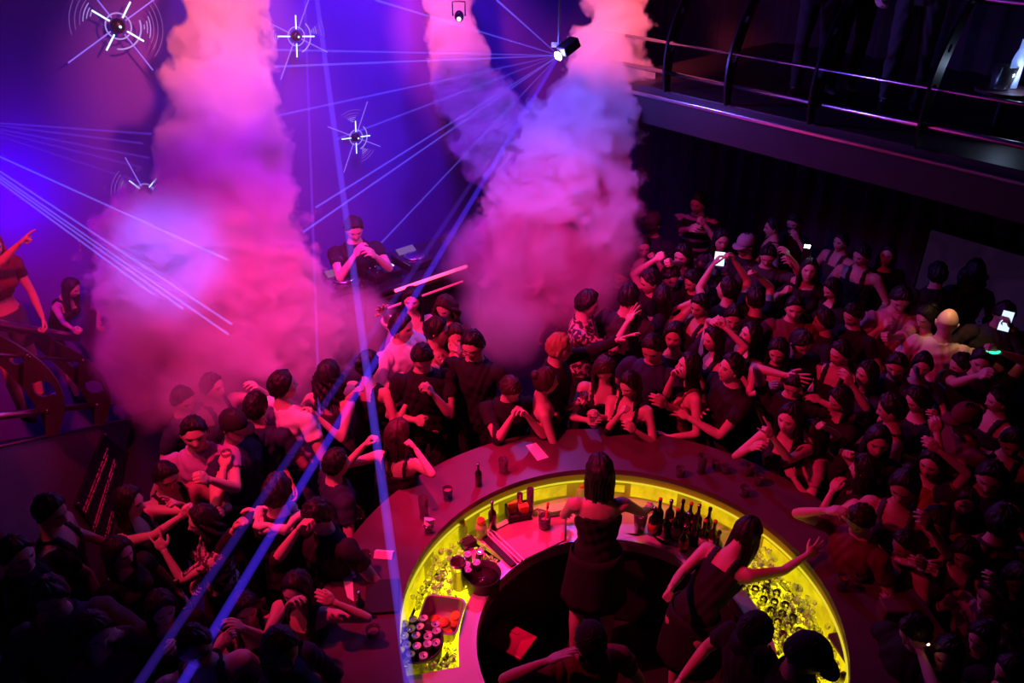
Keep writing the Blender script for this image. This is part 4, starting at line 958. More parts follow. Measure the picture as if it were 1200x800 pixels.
    for a in arms:
        if a is None: continue
        if a[0] == 'L' or a[0] == 'R':               # explicit: side, local offset from shoulder, pose
            s = 1 if a[0] == 'L' else -1; v = Vector(a[1]) * k; targets[s] = (Sj[s] + R_l @ Vector((v.x * s, v.y, v.z)), a[2], a[3] if len(a) > 3 else 0, None)
        else:
            x, y, dd = a[:3]; pose = a[3] if len(a) > 3 else 'relax'; roll = a[4] if len(a) > 4 else 0
            wp = at(x, y, p.head_depth + dd); cand.append((Mi @ wp, pose, roll, a[5] if len(a) > 5 else None))
    if len(cand) == 1:
        s = min([q_ for q_ in (-1, 1) if q_ not in targets], key=lambda s_: (Sj[s_] - cand[0][0]).length); targets[s] = cand[0]
    elif len(cand) == 2:
        d1 = (Sj[-1] - cand[0][0]).length + (Sj[1] - cand[1][0]).length; d2 = (Sj[1] - cand[0][0]).length + (Sj[-1] - cand[1][0]).length
        if d1 < d2: targets[-1], targets[1] = cand
        else: targets[1], targets[-1] = cand
    p.hands = {}
    hand_parts = []
    for s in (-1, 1):
        if s not in targets:
            v = Vector((s * (.08 + rng.uniform(0, .06)), -.12 - rng.uniform(0, .12), -.46 + rng.uniform(0, .08))) * k
            targets[s] = (Sj[s] + R_l.lerp(Matrix.Identity(3), .5) @ v, 'relax', 0, None)
        T, pose, roll, hint = targets[s]
        h = Vector(hint) if hint else Vector((s * .55, .25, -.8))
        a_, b_ = (.275 * k, .235 * k) if fem else (.295 * k, .255 * k)
        wr_gap = .0
        E_, W_ = ik(Sj[s], T, a_, b_, h)
        limb([Sj[s], Sj[s].lerp(E_, .45), E_, E_.lerp(W_, .3), W_], [.056 * k * q, .047 * k * q, .038 * k * q, .038 * k * q, .0235 * k * (q ** .5)], 3)
        mb.ball(Sj[s] + Vector((-s * .02, 0, -.005)), .066 * k * q, sub=2)
        bones.append(('upper', Sj[s], E_)); bones.append(('fore', E_, W_))
        # hand frame
        zd = (W_ - E_).normalized(); ref = Vector((-s * .8, .3, -.2))        # palm normal roughly inwards
        yv = -(ref - zd * ref.dot(zd)).normalized(); xv = yv.cross(zd)
        M3 = Matrix((xv, yv, zd)).transposed(); M3 = M3 @ rotz(math.radians(roll) * s)
        hs = .98 * k * (.92 if fem else 1.03)
        hv, hf = HANDS[pose]; hv = hv.copy() * hs
        if s > 0: hv[:, 0] *= -1; 
        A = np.array(M3); hw = hv @ A.T + np.array(W_ - zd * .004)
        hand_parts.append((hw, hf if s < 0 else [f[::-1] for f in hf]))
        p.hands[s] = (W_ + M3 @ Vector((0, -.022, .075)) * hs, M3, W_)
    # neck to head
    look_m = rotz(math.radians(look[0])) @ rotx(math.radians(look[1]))
    Rh = R_l.lerp(Matrix.Identity(3), .35) @ look_m if abs(lean) < 60 else R_l @ look_m
    Rh = Rh.to_quaternion().to_matrix()
    nb = chest((0, .005, 1.47)); hc_ = chest((0, -.03, 1.605)); p.Rh = Rh; p.hc = hc_
    limb([nb, hc_ + Rh @ Vector((0, .02, -.05)) * k], [.052 * k * q, .048 * k * q], 2)
    bones.append(('neck', nb, hc_))
    bones.append(('torso', Vector((0, 0, .88)) * k, Vector((0, 0, 1.02)) * k)); bones.append(('torso', Vector((0, 0, 1.02)) * k, chest((0, 0, 1.40))))
    p.bones = bones; p.hand_parts = hand_parts; p.mb = mb; p.R_l = R_l
    p.top = top; p.bot = bot; p.hair = hair; p.hc_name = hc; p.skin = skin; p.glasses = glasses; p.cap = cap; p.Sj = Sj; p.sh = sh; p.beard = beard
    p.tmp = remeshed(mb, .0125 if detail else .016, 3)
    PEOPLE.append(p); return p

def seg_dist(P, a, b):
    a = np.array(a); b = np.array(b); d = b - a; t = np.clip(((P - a) @ d) / (d @ d), 0, 1); return np.linalg.norm(P - (a + t[:, None] * d), axis=1), t

def vnormals(v, fs):
    n = np.zeros_like(v); F4 = np.array([f if len(f) == 4 else f + (f[-1],) for f in fs])
    c = np.cross(v[F4[:, 2]] - v[F4[:, 0]], v[F4[:, 3]] - v[F4[:, 1]])
    for i in range(4): np.add.at(n, F4[:, i], c)
    l = np.linalg.norm(n, axis=1); l[l == 0] = 1; return n / l[:, None], F4

def garment(p, name, mask, v, F4, n, off, m, rngs, wr=.006):
    """a shell lifted off the body where mask is true, with turned-in hems"""
    fm = mask[F4].all(axis=1); sel = F4[fm]
    if len(sel) == 0: return None
    ids, inv = np.unique(sel, return_inverse=True); inv = inv.reshape(sel.shape)
    P0 = v[ids]; N0 = n[ids]
    sx = rngs
    w_ = np.sin(P0[:, 2] * 38 + 9 * np.sin(P0[:, 0] * 14 + sx) + 5 * P0[:, 1]) * .5 + np.sin(P0[:, 2] * 71 + P0[:, 0] * 33 + sx * 2) * .3 + np.sin(P0[:, 0] * 55 + P0[:, 1] * 41 + sx) * .3
    up = P0 + N0 * (off + wr * w_)[:, None]
    nn = len(ids); faces = [tuple(int(a) for a in dict.fromkeys(f)) for f in inv]
    edges = {}
    for f in faces:
        for a, b in zip(f, f[1:] + f[:1]):
            if (b, a) in edges: edges.pop((b, a))
            else: edges[a, b] = 1
    rim = {}; vs = [tuple(q) for q in up]
    for a, b in edges:
        for c in (a, b):
            if c not in rim: rim[c] = len(vs); vs.append(tuple(P0[c] - N0[c] * .004))
    faces += [(b, a, rim[a], rim[b]) for a, b in edges]
    mb = MB(); mb.v = vs; mb.f = faces; mb.mi = [0] * len(faces)
    me = mb.mesh(name, False); o = link(name, me, m, p.root, True)
    return o

def hair_cap(p, k, thick, style, seed, bald=False):
    """scalp hair shell following the skull; hairline given by style"""
    dx, dy, dz, x, y, z = head_points(); x, y, z = base_head(x, y, z)
    th = np.arctan2(dx, -dy)                    # 0 at the face, +-pi at the back
    at_ = np.abs(th)
    hl = np.interp(at_, [0, .55, .95, 1.25, 1.6, 2.2, 3.15], [.066, .060, .030, .012, -.030, -.062, -.070] if style != 'f' else [.072, .060, .025, -.02, -.055, -.07, -.075])
    w = sstep(0, .022, z - hl)
    rr = random.Random(seed); f1 = rr.uniform(0, 6)
    rip = .0022 * np.sin(th * 34 + z * 60 + f1) + .003 * np.sin(th * 11 + f1 * 2 + z * 25)
    crown = sstep(.02, .1, z)
    nv_ = np.array([[noise.noise(Vector((x[i, j] * 38 + f1 * 9, y[i, j] * 38, z[i, j] * 24))) + .6 * noise.noise(Vector((x[i, j] * 85 + f1 * 9, y[i, j] * 85, z[i, j] * 40))) for j in range(NU)] for i in range(NV + 1)])
    t_ = (thick + rip + .006 * crown + (.009 if style != 'f' else .005) * nv_) * w - .006 * (1 - w)
    L = np.sqrt(x * x + y * y + z * z); s = 1 + t_ / L
    P = np.stack([x * s, y * s, z * s], -1)
    keep = (z - hl) > -.012
    vs = [tuple(P[0, 0])]; [vs.extend(tuple(q) for q in P[i]) for i in range(1, NV)]; vs.append(tuple(P[NV, 0])); last = len(vs) - 1
    def vid(i, j): return 0 if i == 0 else (last if i == NV else 1 + (i - 1) * NU + j % NU)
    fs = []
    for i in range(NV):
        for j in range(NU):
            if keep[min(i, NV), j] or keep[min(i + 1, NV), j]: fs.append(tuple(dict.fromkeys([vid(i, j), vid(i + 1, j), vid(i + 1, (j + 1) % NU), vid(i, (j + 1) % NU)])))
    used = sorted({a for f in fs for a in f}); mp = {a: i for i, a in enumerate(used)}
    return [vs[a] for a in used], [tuple(mp[a] for a in f) for f in fs]

def finish(p, me):
    rng = p.rng; k = p.k; v, fs = mesh_np(me); bpy.data.meshes.remove(me)
    n, F4 = vnormals(v, fs)
    # classify vertices by nearest bone
    best = np.full(len(v), 9.); kind = np.zeros(len(v), int); tt = np.zeros(len(v)); KN = ['thigh', 'calf', 'foot', 'upper', 'fore', 'neck', 'torso']
    rad = {'thigh': .075, 'calf': .05, 'foot': .04, 'upper': .05, 'fore': .035, 'neck': .05, 'torso': .12}
    for (nm, a, b) in p.bones:
        d, t = seg_dist(v, a, b); d = d - rad[nm] * k; m_ = d < best; best[m_] = d[m_]; kind[m_] = KN.index(nm); tt[m_] = t[m_]
    cz = np.array([p.R_l.transposed() @ (Vector(q) - Vector((0, 0, k))) for q in v]) + np.array([0, 0, k]); cz = cz / k      # chest frame coordinates
    lowz = v[:, 2] / k
    lowz_eff = np.where(cz[:, 2] > 1.0, cz[:, 2], lowz)
    isarm = (kind == 3) | (kind == 4); torso = (kind == 6) | (kind == 5) | (kind == 0) | isarm & (np.abs(cz[:, 0]) < p.sh - .02)
    style, colr = p.top
    tz = cz[:, 2]; ax = np.abs(cz[:, 0])
    hem = .93 if style in ('tee', 'shirt', 'tank', 'jacket') else (1.13 if style == 'crop' else .93)
    neckline = 1.445 if p.g == 'f' else 1.475
    body_ok = torso & (lowz_eff > hem) & (tz < neckline) & (kind != 1) & (kind != 4)
    if style in ('tee', 'crop'): mask = (body_ok & (np.sqrt(cz[:, 0] ** 2 + (cz[:, 1] - .01) ** 2) > (.062 + (.02 if p.g == 'f' else 0)) * (tz > 1.42))) | ((kind == 3) & (tt < .52))
    elif style in ('shirt', 'jacket'): mask = body_ok | (kind == 3) | ((kind == 4) & (tt < (.93 if style == 'jacket' else .30)))
    elif style == 'tank': mask = body_ok & ((tz < 1.33) & ((kind != 3) | (ax < p.sh - .035)) | (ax > .055) & (ax < .105) & (tz < 1.46))
    elif style in ('tube', 'dress'): mask = body_ok & (tz < 1.33) & ((kind != 3) | (ax < p.sh - .03))
    elif style == 'strap': mask = body_ok & ((tz < 1.31) & ((kind != 3) | (ax < p.sh - .03)) | (np.abs(ax - .085) < .014) & (tz < 1.46))
    else: mask = np.zeros(len(v), bool)
    if style == 'tank': pass
    gname = {'tee': 't_shirt', 'crop': 'crop_top', 'shirt': 'shirt', 'jacket': 'jacket', 'tank': 'vest', 'tube': 'strapless_top', 'dress': 'dress_bodice', 'strap': 'camisole'}.get(style)
    if gname: garment(p, gname, mask, v, F4, n, .016 if style in ('shirt', 'jacket') else .013, cloth(colr), rng.uniform(0, 6), .0075 if style != 'tube' else .003)
    if style in ('shirt', 'jacket'):              # collar
        b = MB(); pts = []
        for i in range(13):
            a = math.radians(-150 + 300 * i / 12) + math.pi / 2; pts.append(p.chest((.068 * math.cos(a), .012 + .062 * math.sin(a), 1.468 + .018 * math.sin(a))))
        b.tube(pts, [.012 * k] * 13, 6); b.build('collar', cloth(colr), p.root, True)
    bs, bc = p.bot; pel = ((kind == 6) | (kind == 0)) & (lowz_eff < 1.0)
    if bs == 'trousers': garment(p, 'trousers', pel & (lowz > .1) | (kind == 1) & (tt < .95) | (kind == 0), v, F4, n, .011, cloth(bc), rng.uniform(0, 6), .006)
    elif bs == 'shorts': garment(p, 'shorts', (pel | (kind == 0)) & (lowz > .62), v, F4, n, .012, cloth(bc), rng.uniform(0, 6), .005)
    elif bs == 'skirt':
        b = MB(); rows = []; N_ = 40; zt_ = [1.03, .97, .90, .82, .74, .66, .60]
        for inner in (0, 1):
            for i, z_ in enumerate(zt_ if not inner else zt_[::-1]):
                f = (1.03 - z_) / .43
                for j in range(N_):
                    a = 2 * math.pi * j / N_; r_ = 1 + .03 * f * math.sin(a * 9 + k * 7); rows.append(Vector(((.178 + .05 * f) * math.cos(a) * r_ * (1 - .06 * inner), (.135 + .06 * f) * math.sin(a) * r_ * (1 - .06 * inner) + .008, z_)) * k)
        nR = len(zt_) * 2
        b.add(rows, [(i * N_ + j, i * N_ + (j + 1) % N_, ((i + 1) % nR) * N_ + (j + 1) % N_, ((i + 1) % nR) * N_ + j) for i in range(nR) for j in range(N_)])
        b.build('skirt', cloth(bc), p.root, True)
    for s_ in (-1, 1): garment(p, "shoe", ((kind == 2) | (kind == 1) & (tt > .93)) & (v[:, 0] * s_ > 0), v, F4, n, .006, mat("shoe_leather", (.02, .018, .02), .4), 0, 0)
    # ---- final body mesh: remeshed trunk and limbs + hands + head
    hv = HEAD_V * k * (.97 if p.g == 'f' else 1.0); hv = hv * np.array([rng.uniform(.96, 1.05), rng.uniform(.98, 1.03), rng.uniform(.97, 1.04)])
    hw = hv @ np.array(p.Rh).T + np.array(p.hc)
    V_ = [v, hw]; Fa = list(fs); mi = [0] * len(fs); o = len(v)
    Fa += [tuple(i + o for i in f) for f in HEAD_F]; mi += HEAD_M; o += len(hw)
    for (q, f_) in p.hand_parts: V_.append(q); Fa += [tuple(i + o for i in f) for f in f_]; mi += [0] * len(f_); o += len(q)
    V_ = np.concatenate(V_); me = bpy.data.meshes.new('body'); me.from_pydata([tuple(a) for a in V_], [], Fa); me.polygons.foreach_set('material_index', mi)
    link('body', me, [skin_mat(p.skin), M_lip, M_iris, M_sclera, M_brow], p.root, True)
    # ---- hair
    hm = hairmat(p.hc_name); Rh = np.array(p.Rh); hs = k * (.97 if p.g == 'f' else 1.0)
    def place(vs): return [tuple(a) for a in (np.array(vs) * hs) @ Rh.T + np.array(p.hc)]
    if p.hair != 'bald':
        long_ = p.hair in ('long', 'curly', 'pony', 'bun', 'bob')
        vs, f_ = hair_cap(p, k, .013 if not long_ else .017, 'f' if long_ else 'm', rng.randint(0, 999))
        b = MB(); b.add(place(vs), f_)
        if p.hair in ('long', 'curly', 'bob'):
            Ld = {'long': rng.uniform(.34, .44), 'curly': .26, 'bob': .17}[p.hair]; A = 1.95; NC = 64; NR = 16; ph = rng.uniform(0, 6)
            outer = []; inner = []
            Rv = np.array(rotz(math.atan2(p.Rh[1][0], p.Rh[0][0])))            # heading only
            lowR = np.array(p.R_l.lerp(Matrix.Identity(3), .6))
            for r_ in range(NR + 1):
                t = r_ / NR; ro = []; ri = []
                for c_ in range(NC + 1):
                    a = -A + 2 * A * c_ / NC; ln = Ld * (1 + .07 * math.sin(c_ * 1.7 + ph) + .04 * math.sin(c_ * 5.1)); 
                    sidef = abs(a) / A
                    rx = .082 + .016 * math.sin(min(1, t * 1.6) * math.pi) + .018 * t - .030 * t * t * (1 if p.hair == 'long' else 0); ry = .098 + .012 * t - .03 * t * (1 - t)
                    if p.hair == 'curly': rx += .022 * math.sin(t * math.pi); ry += .02 * math.sin(t * math.pi)
                    strand = .0035 * math.sin(c_ * 1.9 + 3 * math.sin(t * 4 + ph)) + .0028 * math.sin(c_ * 3.7 + ph)
                    wave = (.012 if p.hair == 'curly' else .004) * math.sin(t * (16 if p.hair == 'curly' else 7) + c_ * .5 + ph)
                    q = 1 + (strand + wave) / .09
                    x = math.sin(a) * rx * q; y = math.cos(a) * ry * q + .004 + .03 * t * t
                    z = .045 - t * ln - .02 * (1 - sidef) * (1 - t)
                    if sidef > .8: y = y * 1 - .01 * t
                    th_ = .03 * (1 - .75 * t) * (1 - .5 * max(0, sidef - .6) / .4)
                    ro.append((x, y, z)); f = 1 - th_ / .095; ri.append((x * f, y * f if y > 0 else y, z + .002))
                outer.append(ro); inner.append(ri)
            def T2(row, t):
                pts = np.array(row) * hs; a1 = pts @ Rh.T; a2 = pts @ (lowR @ Rv).T; wgt = float(sstep(.0, .6, np.array(t)))
                return (a1 * (1 - wgt) + a2 * wgt + np.array(p.hc)).tolist()
            vs = []
            for r_ in range(NR + 1): vs += T2(outer[r_], r_ / NR)
            for r_ in range(NR + 1): vs += T2(inner[r_], r_ / NR)
            W = NC + 1; O = (NR + 1) * W; f_ = []
            for r_ in range(NR):
                for c_ in range(NC):
                    a = r_ * W + c_; f_.append((a, a + 1, a + W + 1, a + W)); f_.append((O + a, O + a + W, O + a + W + 1, O + a + 1))
            for c_ in range(NC): f_.append((c_, O + c_, O + c_ + 1, c_ + 1)); a = NR * W + c_; f_.append((a, a + 1, O + a + 1, O + a))
            for r_ in range(NR):
                a = r_ * W; f_.append((a, a + W, O + a + W, O + a)); a = r_ * W + NC; f_.append((a, O + a, O + a + W, a + W))
            b.add(vs, f_)
        if p.hair == 'bun': b.ball(place([(0, .09, .075)])[0], .048 * hs, sub=3, sc=(1, .9, .85))
        if p.hair == 'pony':
            pts = [(0, .085, .06), (0, .13, .06), (0, .16, .0), (0, .155, -.09), (0.01, .14, -.2), (.01, .13, -.27)]; b.tube(place(pts), [.02 * hs, .03 * hs, .038 * hs, .036 * hs, .026 * hs, .008 * hs], 10)
        b.build('hair', hm, p.root, True)
    if p.cap:
        kind_, cc = p.cap; b = MB(); prof = [(.098, .02), (.101, .045), (.094, .085), (.07, .118), (.03, .132), (0, .134)]
        vs = []; fs_ = []; NSg = 28
        for r_, z_ in prof:
            for j in range(NSg): a = 2 * math.pi * j / NSg; vs.append((r_ * .86 * math.cos(a), r_ * 1.06 * math.sin(a) + .004, z_))
        fs_ = [(i * NSg + j, i * NSg + (j + 1) % NSg, (i + 1) * NSg + (j + 1) % NSg, (i + 1) * NSg + j) for i in range(len(prof) - 1) for j in range(NSg)] + [tuple(range(NSg))[::-1]]
        b.add(place(vs), fs_)
        sgn = -1 if kind_ == 'cap' else 1
        bv = []; 
        for zz in (.024, .032):
            for j in range(13):
                a = math.pi * (j / 12); bv.append((.078 * math.cos(a), sgn * (.075 + .095 * math.sin(a)), zz - .02 * math.sin(a)))
            bv.append((0, sgn * .06, zz))
        m14 = 14
        b.add(place(bv), [tuple(range(m14)), tuple(range(m14, 2 * m14))[::-1]] + [(i, (i + 1) % m14, m14 + (i + 1) % m14, m14 + i) for i in range(m14)])
        b.build('cap', cloth(cc), p.root, True)
    if p.glasses:
        b = MB()
        for s in (-1, 1):
            pts = [(s * .032 + .024 * math.cos(a), -.104, .004 + .017 * math.sin(a)) for a in [i * math.pi / 7 for i in range(15)]]; b.tube(place(pts), .0022, 5)
            b.tube(place([(s * .056, -.102, .008), (s * .077, -.05, .008), (s * .08, .02, .0)]), .002, 5)
        b.tube(place([(-.009, -.106, .008), (0, -.11, .01), (.009, -.106, .008)]), .002, 5); b.build('glasses', M_black, p.root, True)

def finish_all():
    bpy.context.view_layer.update(); dg = bpy.context.evaluated_depsgraph_get()
    ms = [bpy.data.meshes.new_from_object(p.tmp.evaluated_get(dg)) for p in PEOPLE]
    for p in PEOPLE: me = p.tmp.data; bpy.data.objects.remove(p.tmp); bpy.data.meshes.remove(me)
    for p, me in zip(PEOPLE, ms): finish(p, me)
def handpos(p, s):
    M_ = Matrix.Translation(p.base) @ Matrix.Rotation(math.radians(p.face), 4, 'Z')
    return M_ @ p.hands[s][0], (M_.to_3x3() @ p.hands[s][1])
# ================================================================== THE CROWD (head position and hands read off the photograph)
P_ = person
T = ('trousers', 'black'); SK = ('skirt', 'black')
DR = ('dress', 'black')
# ---- bar staff
P_(703, 553, 'bartender with long black hair in a strapless black dress, seen from behind', 180, 'f', 'long', top=DR, bot=SK, arms=[(660, 602, .55, 'grip', 0), (767, 596, .55, 'relax', 0)], hz=1.60, lean=6, look=(5, 12))
P_(876, 622, 'bartender in a black vest bending right, one arm stretched across the counter', 130, 'f', 'long', top=('tank', 'black'), bot=SK, arms=[(972, 640, .12, 'open', 20), (785, 690, -.25, 'fist', 0)], hz=1.36, lean=46, look=(-10, -10))
P_(692, 752, 'bespectacled bar worker looking down at the bottom edge, pale light on the face', 15, 'm', 'short', top=('tee', 'wine'), bot=T, arms=[(640, 775, -.05, 'flat', 60)], hz=1.50, glasses=True, look=(-10, 32), cap=('cap', 'black'))
P_(885, 742, 'bar worker in a black cap, left of the other dark cap at the bottom', -60, 'm', 'short', top=('tee', 'black'), bot=T, hz=1.50, cap=('cap', 'black'), look=(0, 25))
P_(945, 768, 'bar worker under a big dark cap in front of the yellow ice at lower right', 60, 'm', 'short', top=('tee', 'black'), bot=T, hz=1.62, cap=('cap', 'black'), look=(0, 20), xy=None)
# ---- left of the bar
P_(332, 452, 'man in a pale grey t-shirt with his back to the camera, looking right', 150, 'm', 'short', top=('tee', 'white'), bot=('trousers', 'denim'), arms=[(352, 488, .12, 'relax'), (372, 500, .2, 'grip')], hz=1.66, look=(-30, -5), lean=-4)
P_(385, 440, 'woman with big dark hair half hidden by smoke behind the man in pale t-shirt', 165, 'f', 'curly', top=('tank', 'charcoal'), bot=T, hz=1.6, arms=[(374, 490, -.1, 'relax')])
P_(432, 428, 'woman in a black vest with bare shoulder and both fists raised beside the violet beam', 160, 'f', 'bun', top=('tank', 'black'), bot=T, arms=[(417, 458, -.25, 'fist'), (478, 470, .1, 'fist')], hz=1.56, look=(-25, 0))
P_(466, 510, 'long haired brunette left of the bar lifting both hands beside her head', 160, 'f', 'long', 'brown', top=('strap', 'black'), bot=SK, arms=[(428, 520, -.1, 'grip', 40), (487, 526, -.1, 'fist', 0)], hz=1.50, look=(-20, 10))
P_(495, 418, 'stocky man in a black t-shirt looking down with crossed forearms, holding a small white tissue', 12, 'm', 'short', top=('tee', 'black'), bot=T, arms=[(508, 462, -.02, 'grip'), (486, 492, .08, 'fist')], hz=1.66, look=(-10, 35))
P_(471, 384, 'man in an open white shirt with one hand thrown high, crossed by the blue beam', 50, 'm', 'short', top=('shirt', 'white'), bot=T, arms=[(450, 366, .05, 'open', 90), (462, 448, -.25, 'fist')], hz=1.66, look=(20, 0))
P_(483, 352, 'long haired woman in a dark dress gazing toward the camera behind the white shirted man', 10, 'f', 'long', top=('strap', 'black'), bot=SK, hz=1.60, look=(-10, 0))
P_(522, 360, 'curly haired woman looking down, standing right behind the man in the pale vest', -10, 'f', 'curly', 'brown', top=('tee', 'charcoal'), bot=T, hz=1.58, look=(-15, 22))
P_(513, 388, 'short haired man in a pale vest seen in profile looking right', 80, 'm', 'short', top=('tank', 'cream'), bot=('trousers', 'denim'), arms=[(535, 416, -.05, 'relax')], hz=1.64)
P_(534, 396, 'woman with a plain smiling face squeezed between the pale vest and the bespectacled man', 5, 'f', 'bob', 'brown', top=('tee', 'wine'), bot=T, hz=1.56, arms=[(542, 415, -.25, 'horns')])
P_(554, 404, 'broad man in glasses and a black t-shirt facing the camera near the centre', -18, 'm', 'short', top=('tee', 'black'), bot=T, glasses=True, hz=1.70, look=(0, 14))
P_(598, 455, 'guest with bowed head and clasped hands leaning at the back of the bar', 10, 'm', 'short', 'brown', top=('tee', 'black'), bot=T, arms=[(600, 488, -.08, 'fist', 30), (618, 488, -.08, 'relax', 60)], hz=1.5, look=(15, 38), lean=8)
P_(640, 448, 'fair skinned woman in profile with pinned brown hair raising a dark drink', 95, 'f', 'bun', 'brown', top=('tube', 'black'), bot=SK, arms=[(680, 470, .12, 'grip', 0)], hz=1.52, look=(0, 0))
P_(656, 408, 'blond short haired man in profile stretching his arm with a white cuff to the right', 80, 'm', 'short', 'blond', top=('jacket', 'black'), bot=T, arms=[(728, 397, .05, 'open', 60)], hz=1.64)
P_(708, 432, 'woman with parted hair looking down at the napkin glass in her hands at the bar', -5, 'f', 'long', 'brown', top=('strap', 'black'), bot=SK, arms=[(703, 488, -.1, 'grip'), (688, 492, -.08, 'relax')], hz=1.54, look=(10, 34), lean=6)
P_(738, 452, 'dark haired woman with bare arms and elbow on the counter, fist under her chin', -30, 'f', 'long', top=('strap', 'black'), bot=SK, arms=[(727, 484, -.08, 'fist'), (745, 505, -.05, 'relax')], hz=1.50, look=(-15, 15))
P_(806, 430, 'woman with bare back and thin straps facing left, hand lifted to her mouth', -80, 'f', 'long', top=('strap', 'wine'), bot=SK, arms=[(789, 440, -.1, 'relax'), (782, 512, .0, 'relax')], hz=1.56, look=(-5, -18))
P_(856, 432, 'short haired man in a loose black t-shirt singing upwards with open palms over the counter', -70, 'm', 'short', top=('tee', 'black'), bot=T, arms=[(808, 490, .10, 'open', 60), (822, 483, .25, 'open')], hz=1.64, look=(0, -15))
P_(688, 356, 'man in a loud patterned shirt reaching far right with spread fingers', 80, 'm', 'short', top=('shirt', 'patterned'), bot=T, arms=[(735, 378, .0, 'open', 70)], hz=1.68, look=(0, 8))
P_(737, 348, 'man seen from behind with a lit ear, looking away to the upper right', 150, 'm', 'short', top=('tee', 'charcoal'), bot=T, hz=1.68)
P_(752, 290, 'man in a dark shirt facing the camera with his right hand held out low', 10, 'm', 'short', top=('shirt', 'charcoal'), bot=T, arms=[(742, 316, -.2, 'relax'), (770, 306, -.2, 'fist')], hz=1.68)
P_(764, 262, 'man in a dark cap lit from the left behind the man in the dark shirt', -25, 'm', 'short', top=('tee', 'navy'), bot=T, cap=('cap', 'charcoal'), hz=1.72)
P_(818, 238, 'tall man in a black t-shirt with white stripes and folded arms at the back', -30, 'm', 'short', top=('tee', 'striped'), bot=T, arms=[(808, 268, -.3, 'relax'), (826, 264, -.3, 'fist')], hz=1.72, look=(-10, 5))
P_(845, 282, 'pale faced woman in a printed top standing below the striped man', 5, 'f', 'long', top=('tee', 'printed'), bot=T, hz=1.60)
P_(873, 288, 'person in a light brimmed cap standing behind the raised phone', -50, 'm', 'short', top=('tee', 'black'), bot=T, cap=('cap', 'grey'), hz=1.6)
P_(852, 340, 'person holding a bright phone up with both hands', -160, 'm', 'short', top=('tee', 'black'), bot=T, arms=[(836, 310, .12, 'grip'), (860, 305, .12, 'grip')], hz=1.60, look=(30, -10))
P_(776, 350, 'woman in a strapless top with hands joined over her head in a triangle', 180, 'f', 'long', top=('tube', 'black'), bot=SK, arms=[(782, 356, .05, 'flat'), (790, 362, .05, 'fist')], hz=1.56)
P_(785, 325, 'man with dark hair lifting both fists just behind the triangle armed woman', 20, 'm', 'short', top=('tee', 'charcoal'), bot=T, arms=[(768, 304, -.1, 'fist'), (788, 308, -.1, 'fist')], hz=1.60, look=(0, 20))
P_(836, 398, 'woman facing left with both bare arms folded above her head', -70, 'f', 'long', top=('tank', 'black'), bot=T, arms=[(834, 376, .0, 'relax'), (850, 384, -.1, 'relax')], hz=1.54)
P_(878, 394, 'long haired woman looking up left with her face brightly lit', -75, 'f', 'long', top=('tank', 'black'), bot=T, hz=1.54, look=(0, -22), arms=[(868, 440, -.1, 'relax')])
P_(884, 352, 'dark guest throwing one bare arm straight up in the middle right crowd', -150, 'm', 'short', top=('tee', 'black'), bot=T, arms=[(886, 322, .05, 'point')], hz=1.52)
P_(912, 412, 'oval faced woman with centre parted hair looking down left', -20, 'f', 'long', top=('tank', 'black'), bot=T, hz=1.54, look=(-10, 15), arms=[(898, 455, -.1, 'relax')])
P_(931, 362, 'guest with a dim face just beneath the phone light', -15, 'm', 'short', top=('tee', 'wine'), bot=T, hz=1.56)
P_(938, 402, 'man in a dark tee with a strip of light across his neck', 20, 'm', 'short', top=('tee', 'black'), bot=T, hz=1.58, look=(0, 25))
P_(925, 492, 'woman with long dark hair looking left with two raised fingers before her', -35, 'f', 'long', top=('tank', 'black'), bot=T, arms=[(905, 512, -.2, 'horns'), (880, 525, .0, 'relax')], hz=1.56, look=(-10, -5))
P_(948, 318, 'smiling guest tilting back with one hand up beside the small white phone light', -15, 'f', 'long', top=('tee', 'black'), bot=T, arms=[(925, 300, .0, 'relax'), (918, 342, -.15, 'fist')], hz=1.60, look=(-5, -18))
P_(955, 510, 'woman in a pale pink top lifting a closed hand, hair falling forward', -100, 'f', 'long', top=('tee', 'pink'), bot=T, arms=[(965, 500, -.1, 'fist'), (930, 560, .0, 'relax')], hz=1.44, look=(0, 20))
P_(1012, 552, 'guest in black raising a thin bare forearm with a pointing hand', -130, 'f', 'long', top=('tank', 'black'), bot=T, arms=[(994, 530, .0, 'point'), (975, 575, .1, 'relax')], hz=1.48)
P_(1028, 518, 'dark haired woman whose pale red face alone catches the light', -15, 'f', 'long', top=('jacket', 'black'), bot=T, hz=1.56)
P_(930, 450, 'man with both elbows lifted wide and hair lost in the dark', -20, 'm', 'short', top=('tee', 'black'), bot=T, arms=[(922, 440, -.05, 'open'), (962, 470, -.05, 'relax')], hz=1.52, look=(0, 28))
P_(1055, 350, 'man in a loose red shirt hunching forward under the mezzanine', -10, 'm', 'short', top=('shirt', 'pink'), bot=T, hz=1.66, look=(0, 25), arms=[(1045, 395, -.25, 'fist'), (1030, 385, 0, 'relax')])
P_(1085, 372, 'guest leaning in close between the red shirt and the shaved head', -60, 'f', 'bun', top=('tee', 'red'), bot=T, hz=1.56, look=(0, 20))
P_(1110, 378, 'man with a shiny shaved head in a cream shirt lit by a warm lamp', 150, 'm', 'bald', top=('tee', 'cream'), bot=T, arms=[(1138, 450, .0, 'relax')], hz=1.66, look=(0, 18))
P_(1142, 318, 'dark silhouette of a big haired guest in front of the violet screen', 160, 'f', 'curly', top=('jacket', 'black'), bot=T, hz=1.6)
P_(1098, 322, 'thin dark guest with a spot of light on the hand beside the screen corner', 175, 'm', 'short', top=('jacket', 'black'), bot=T, hz=1.6)
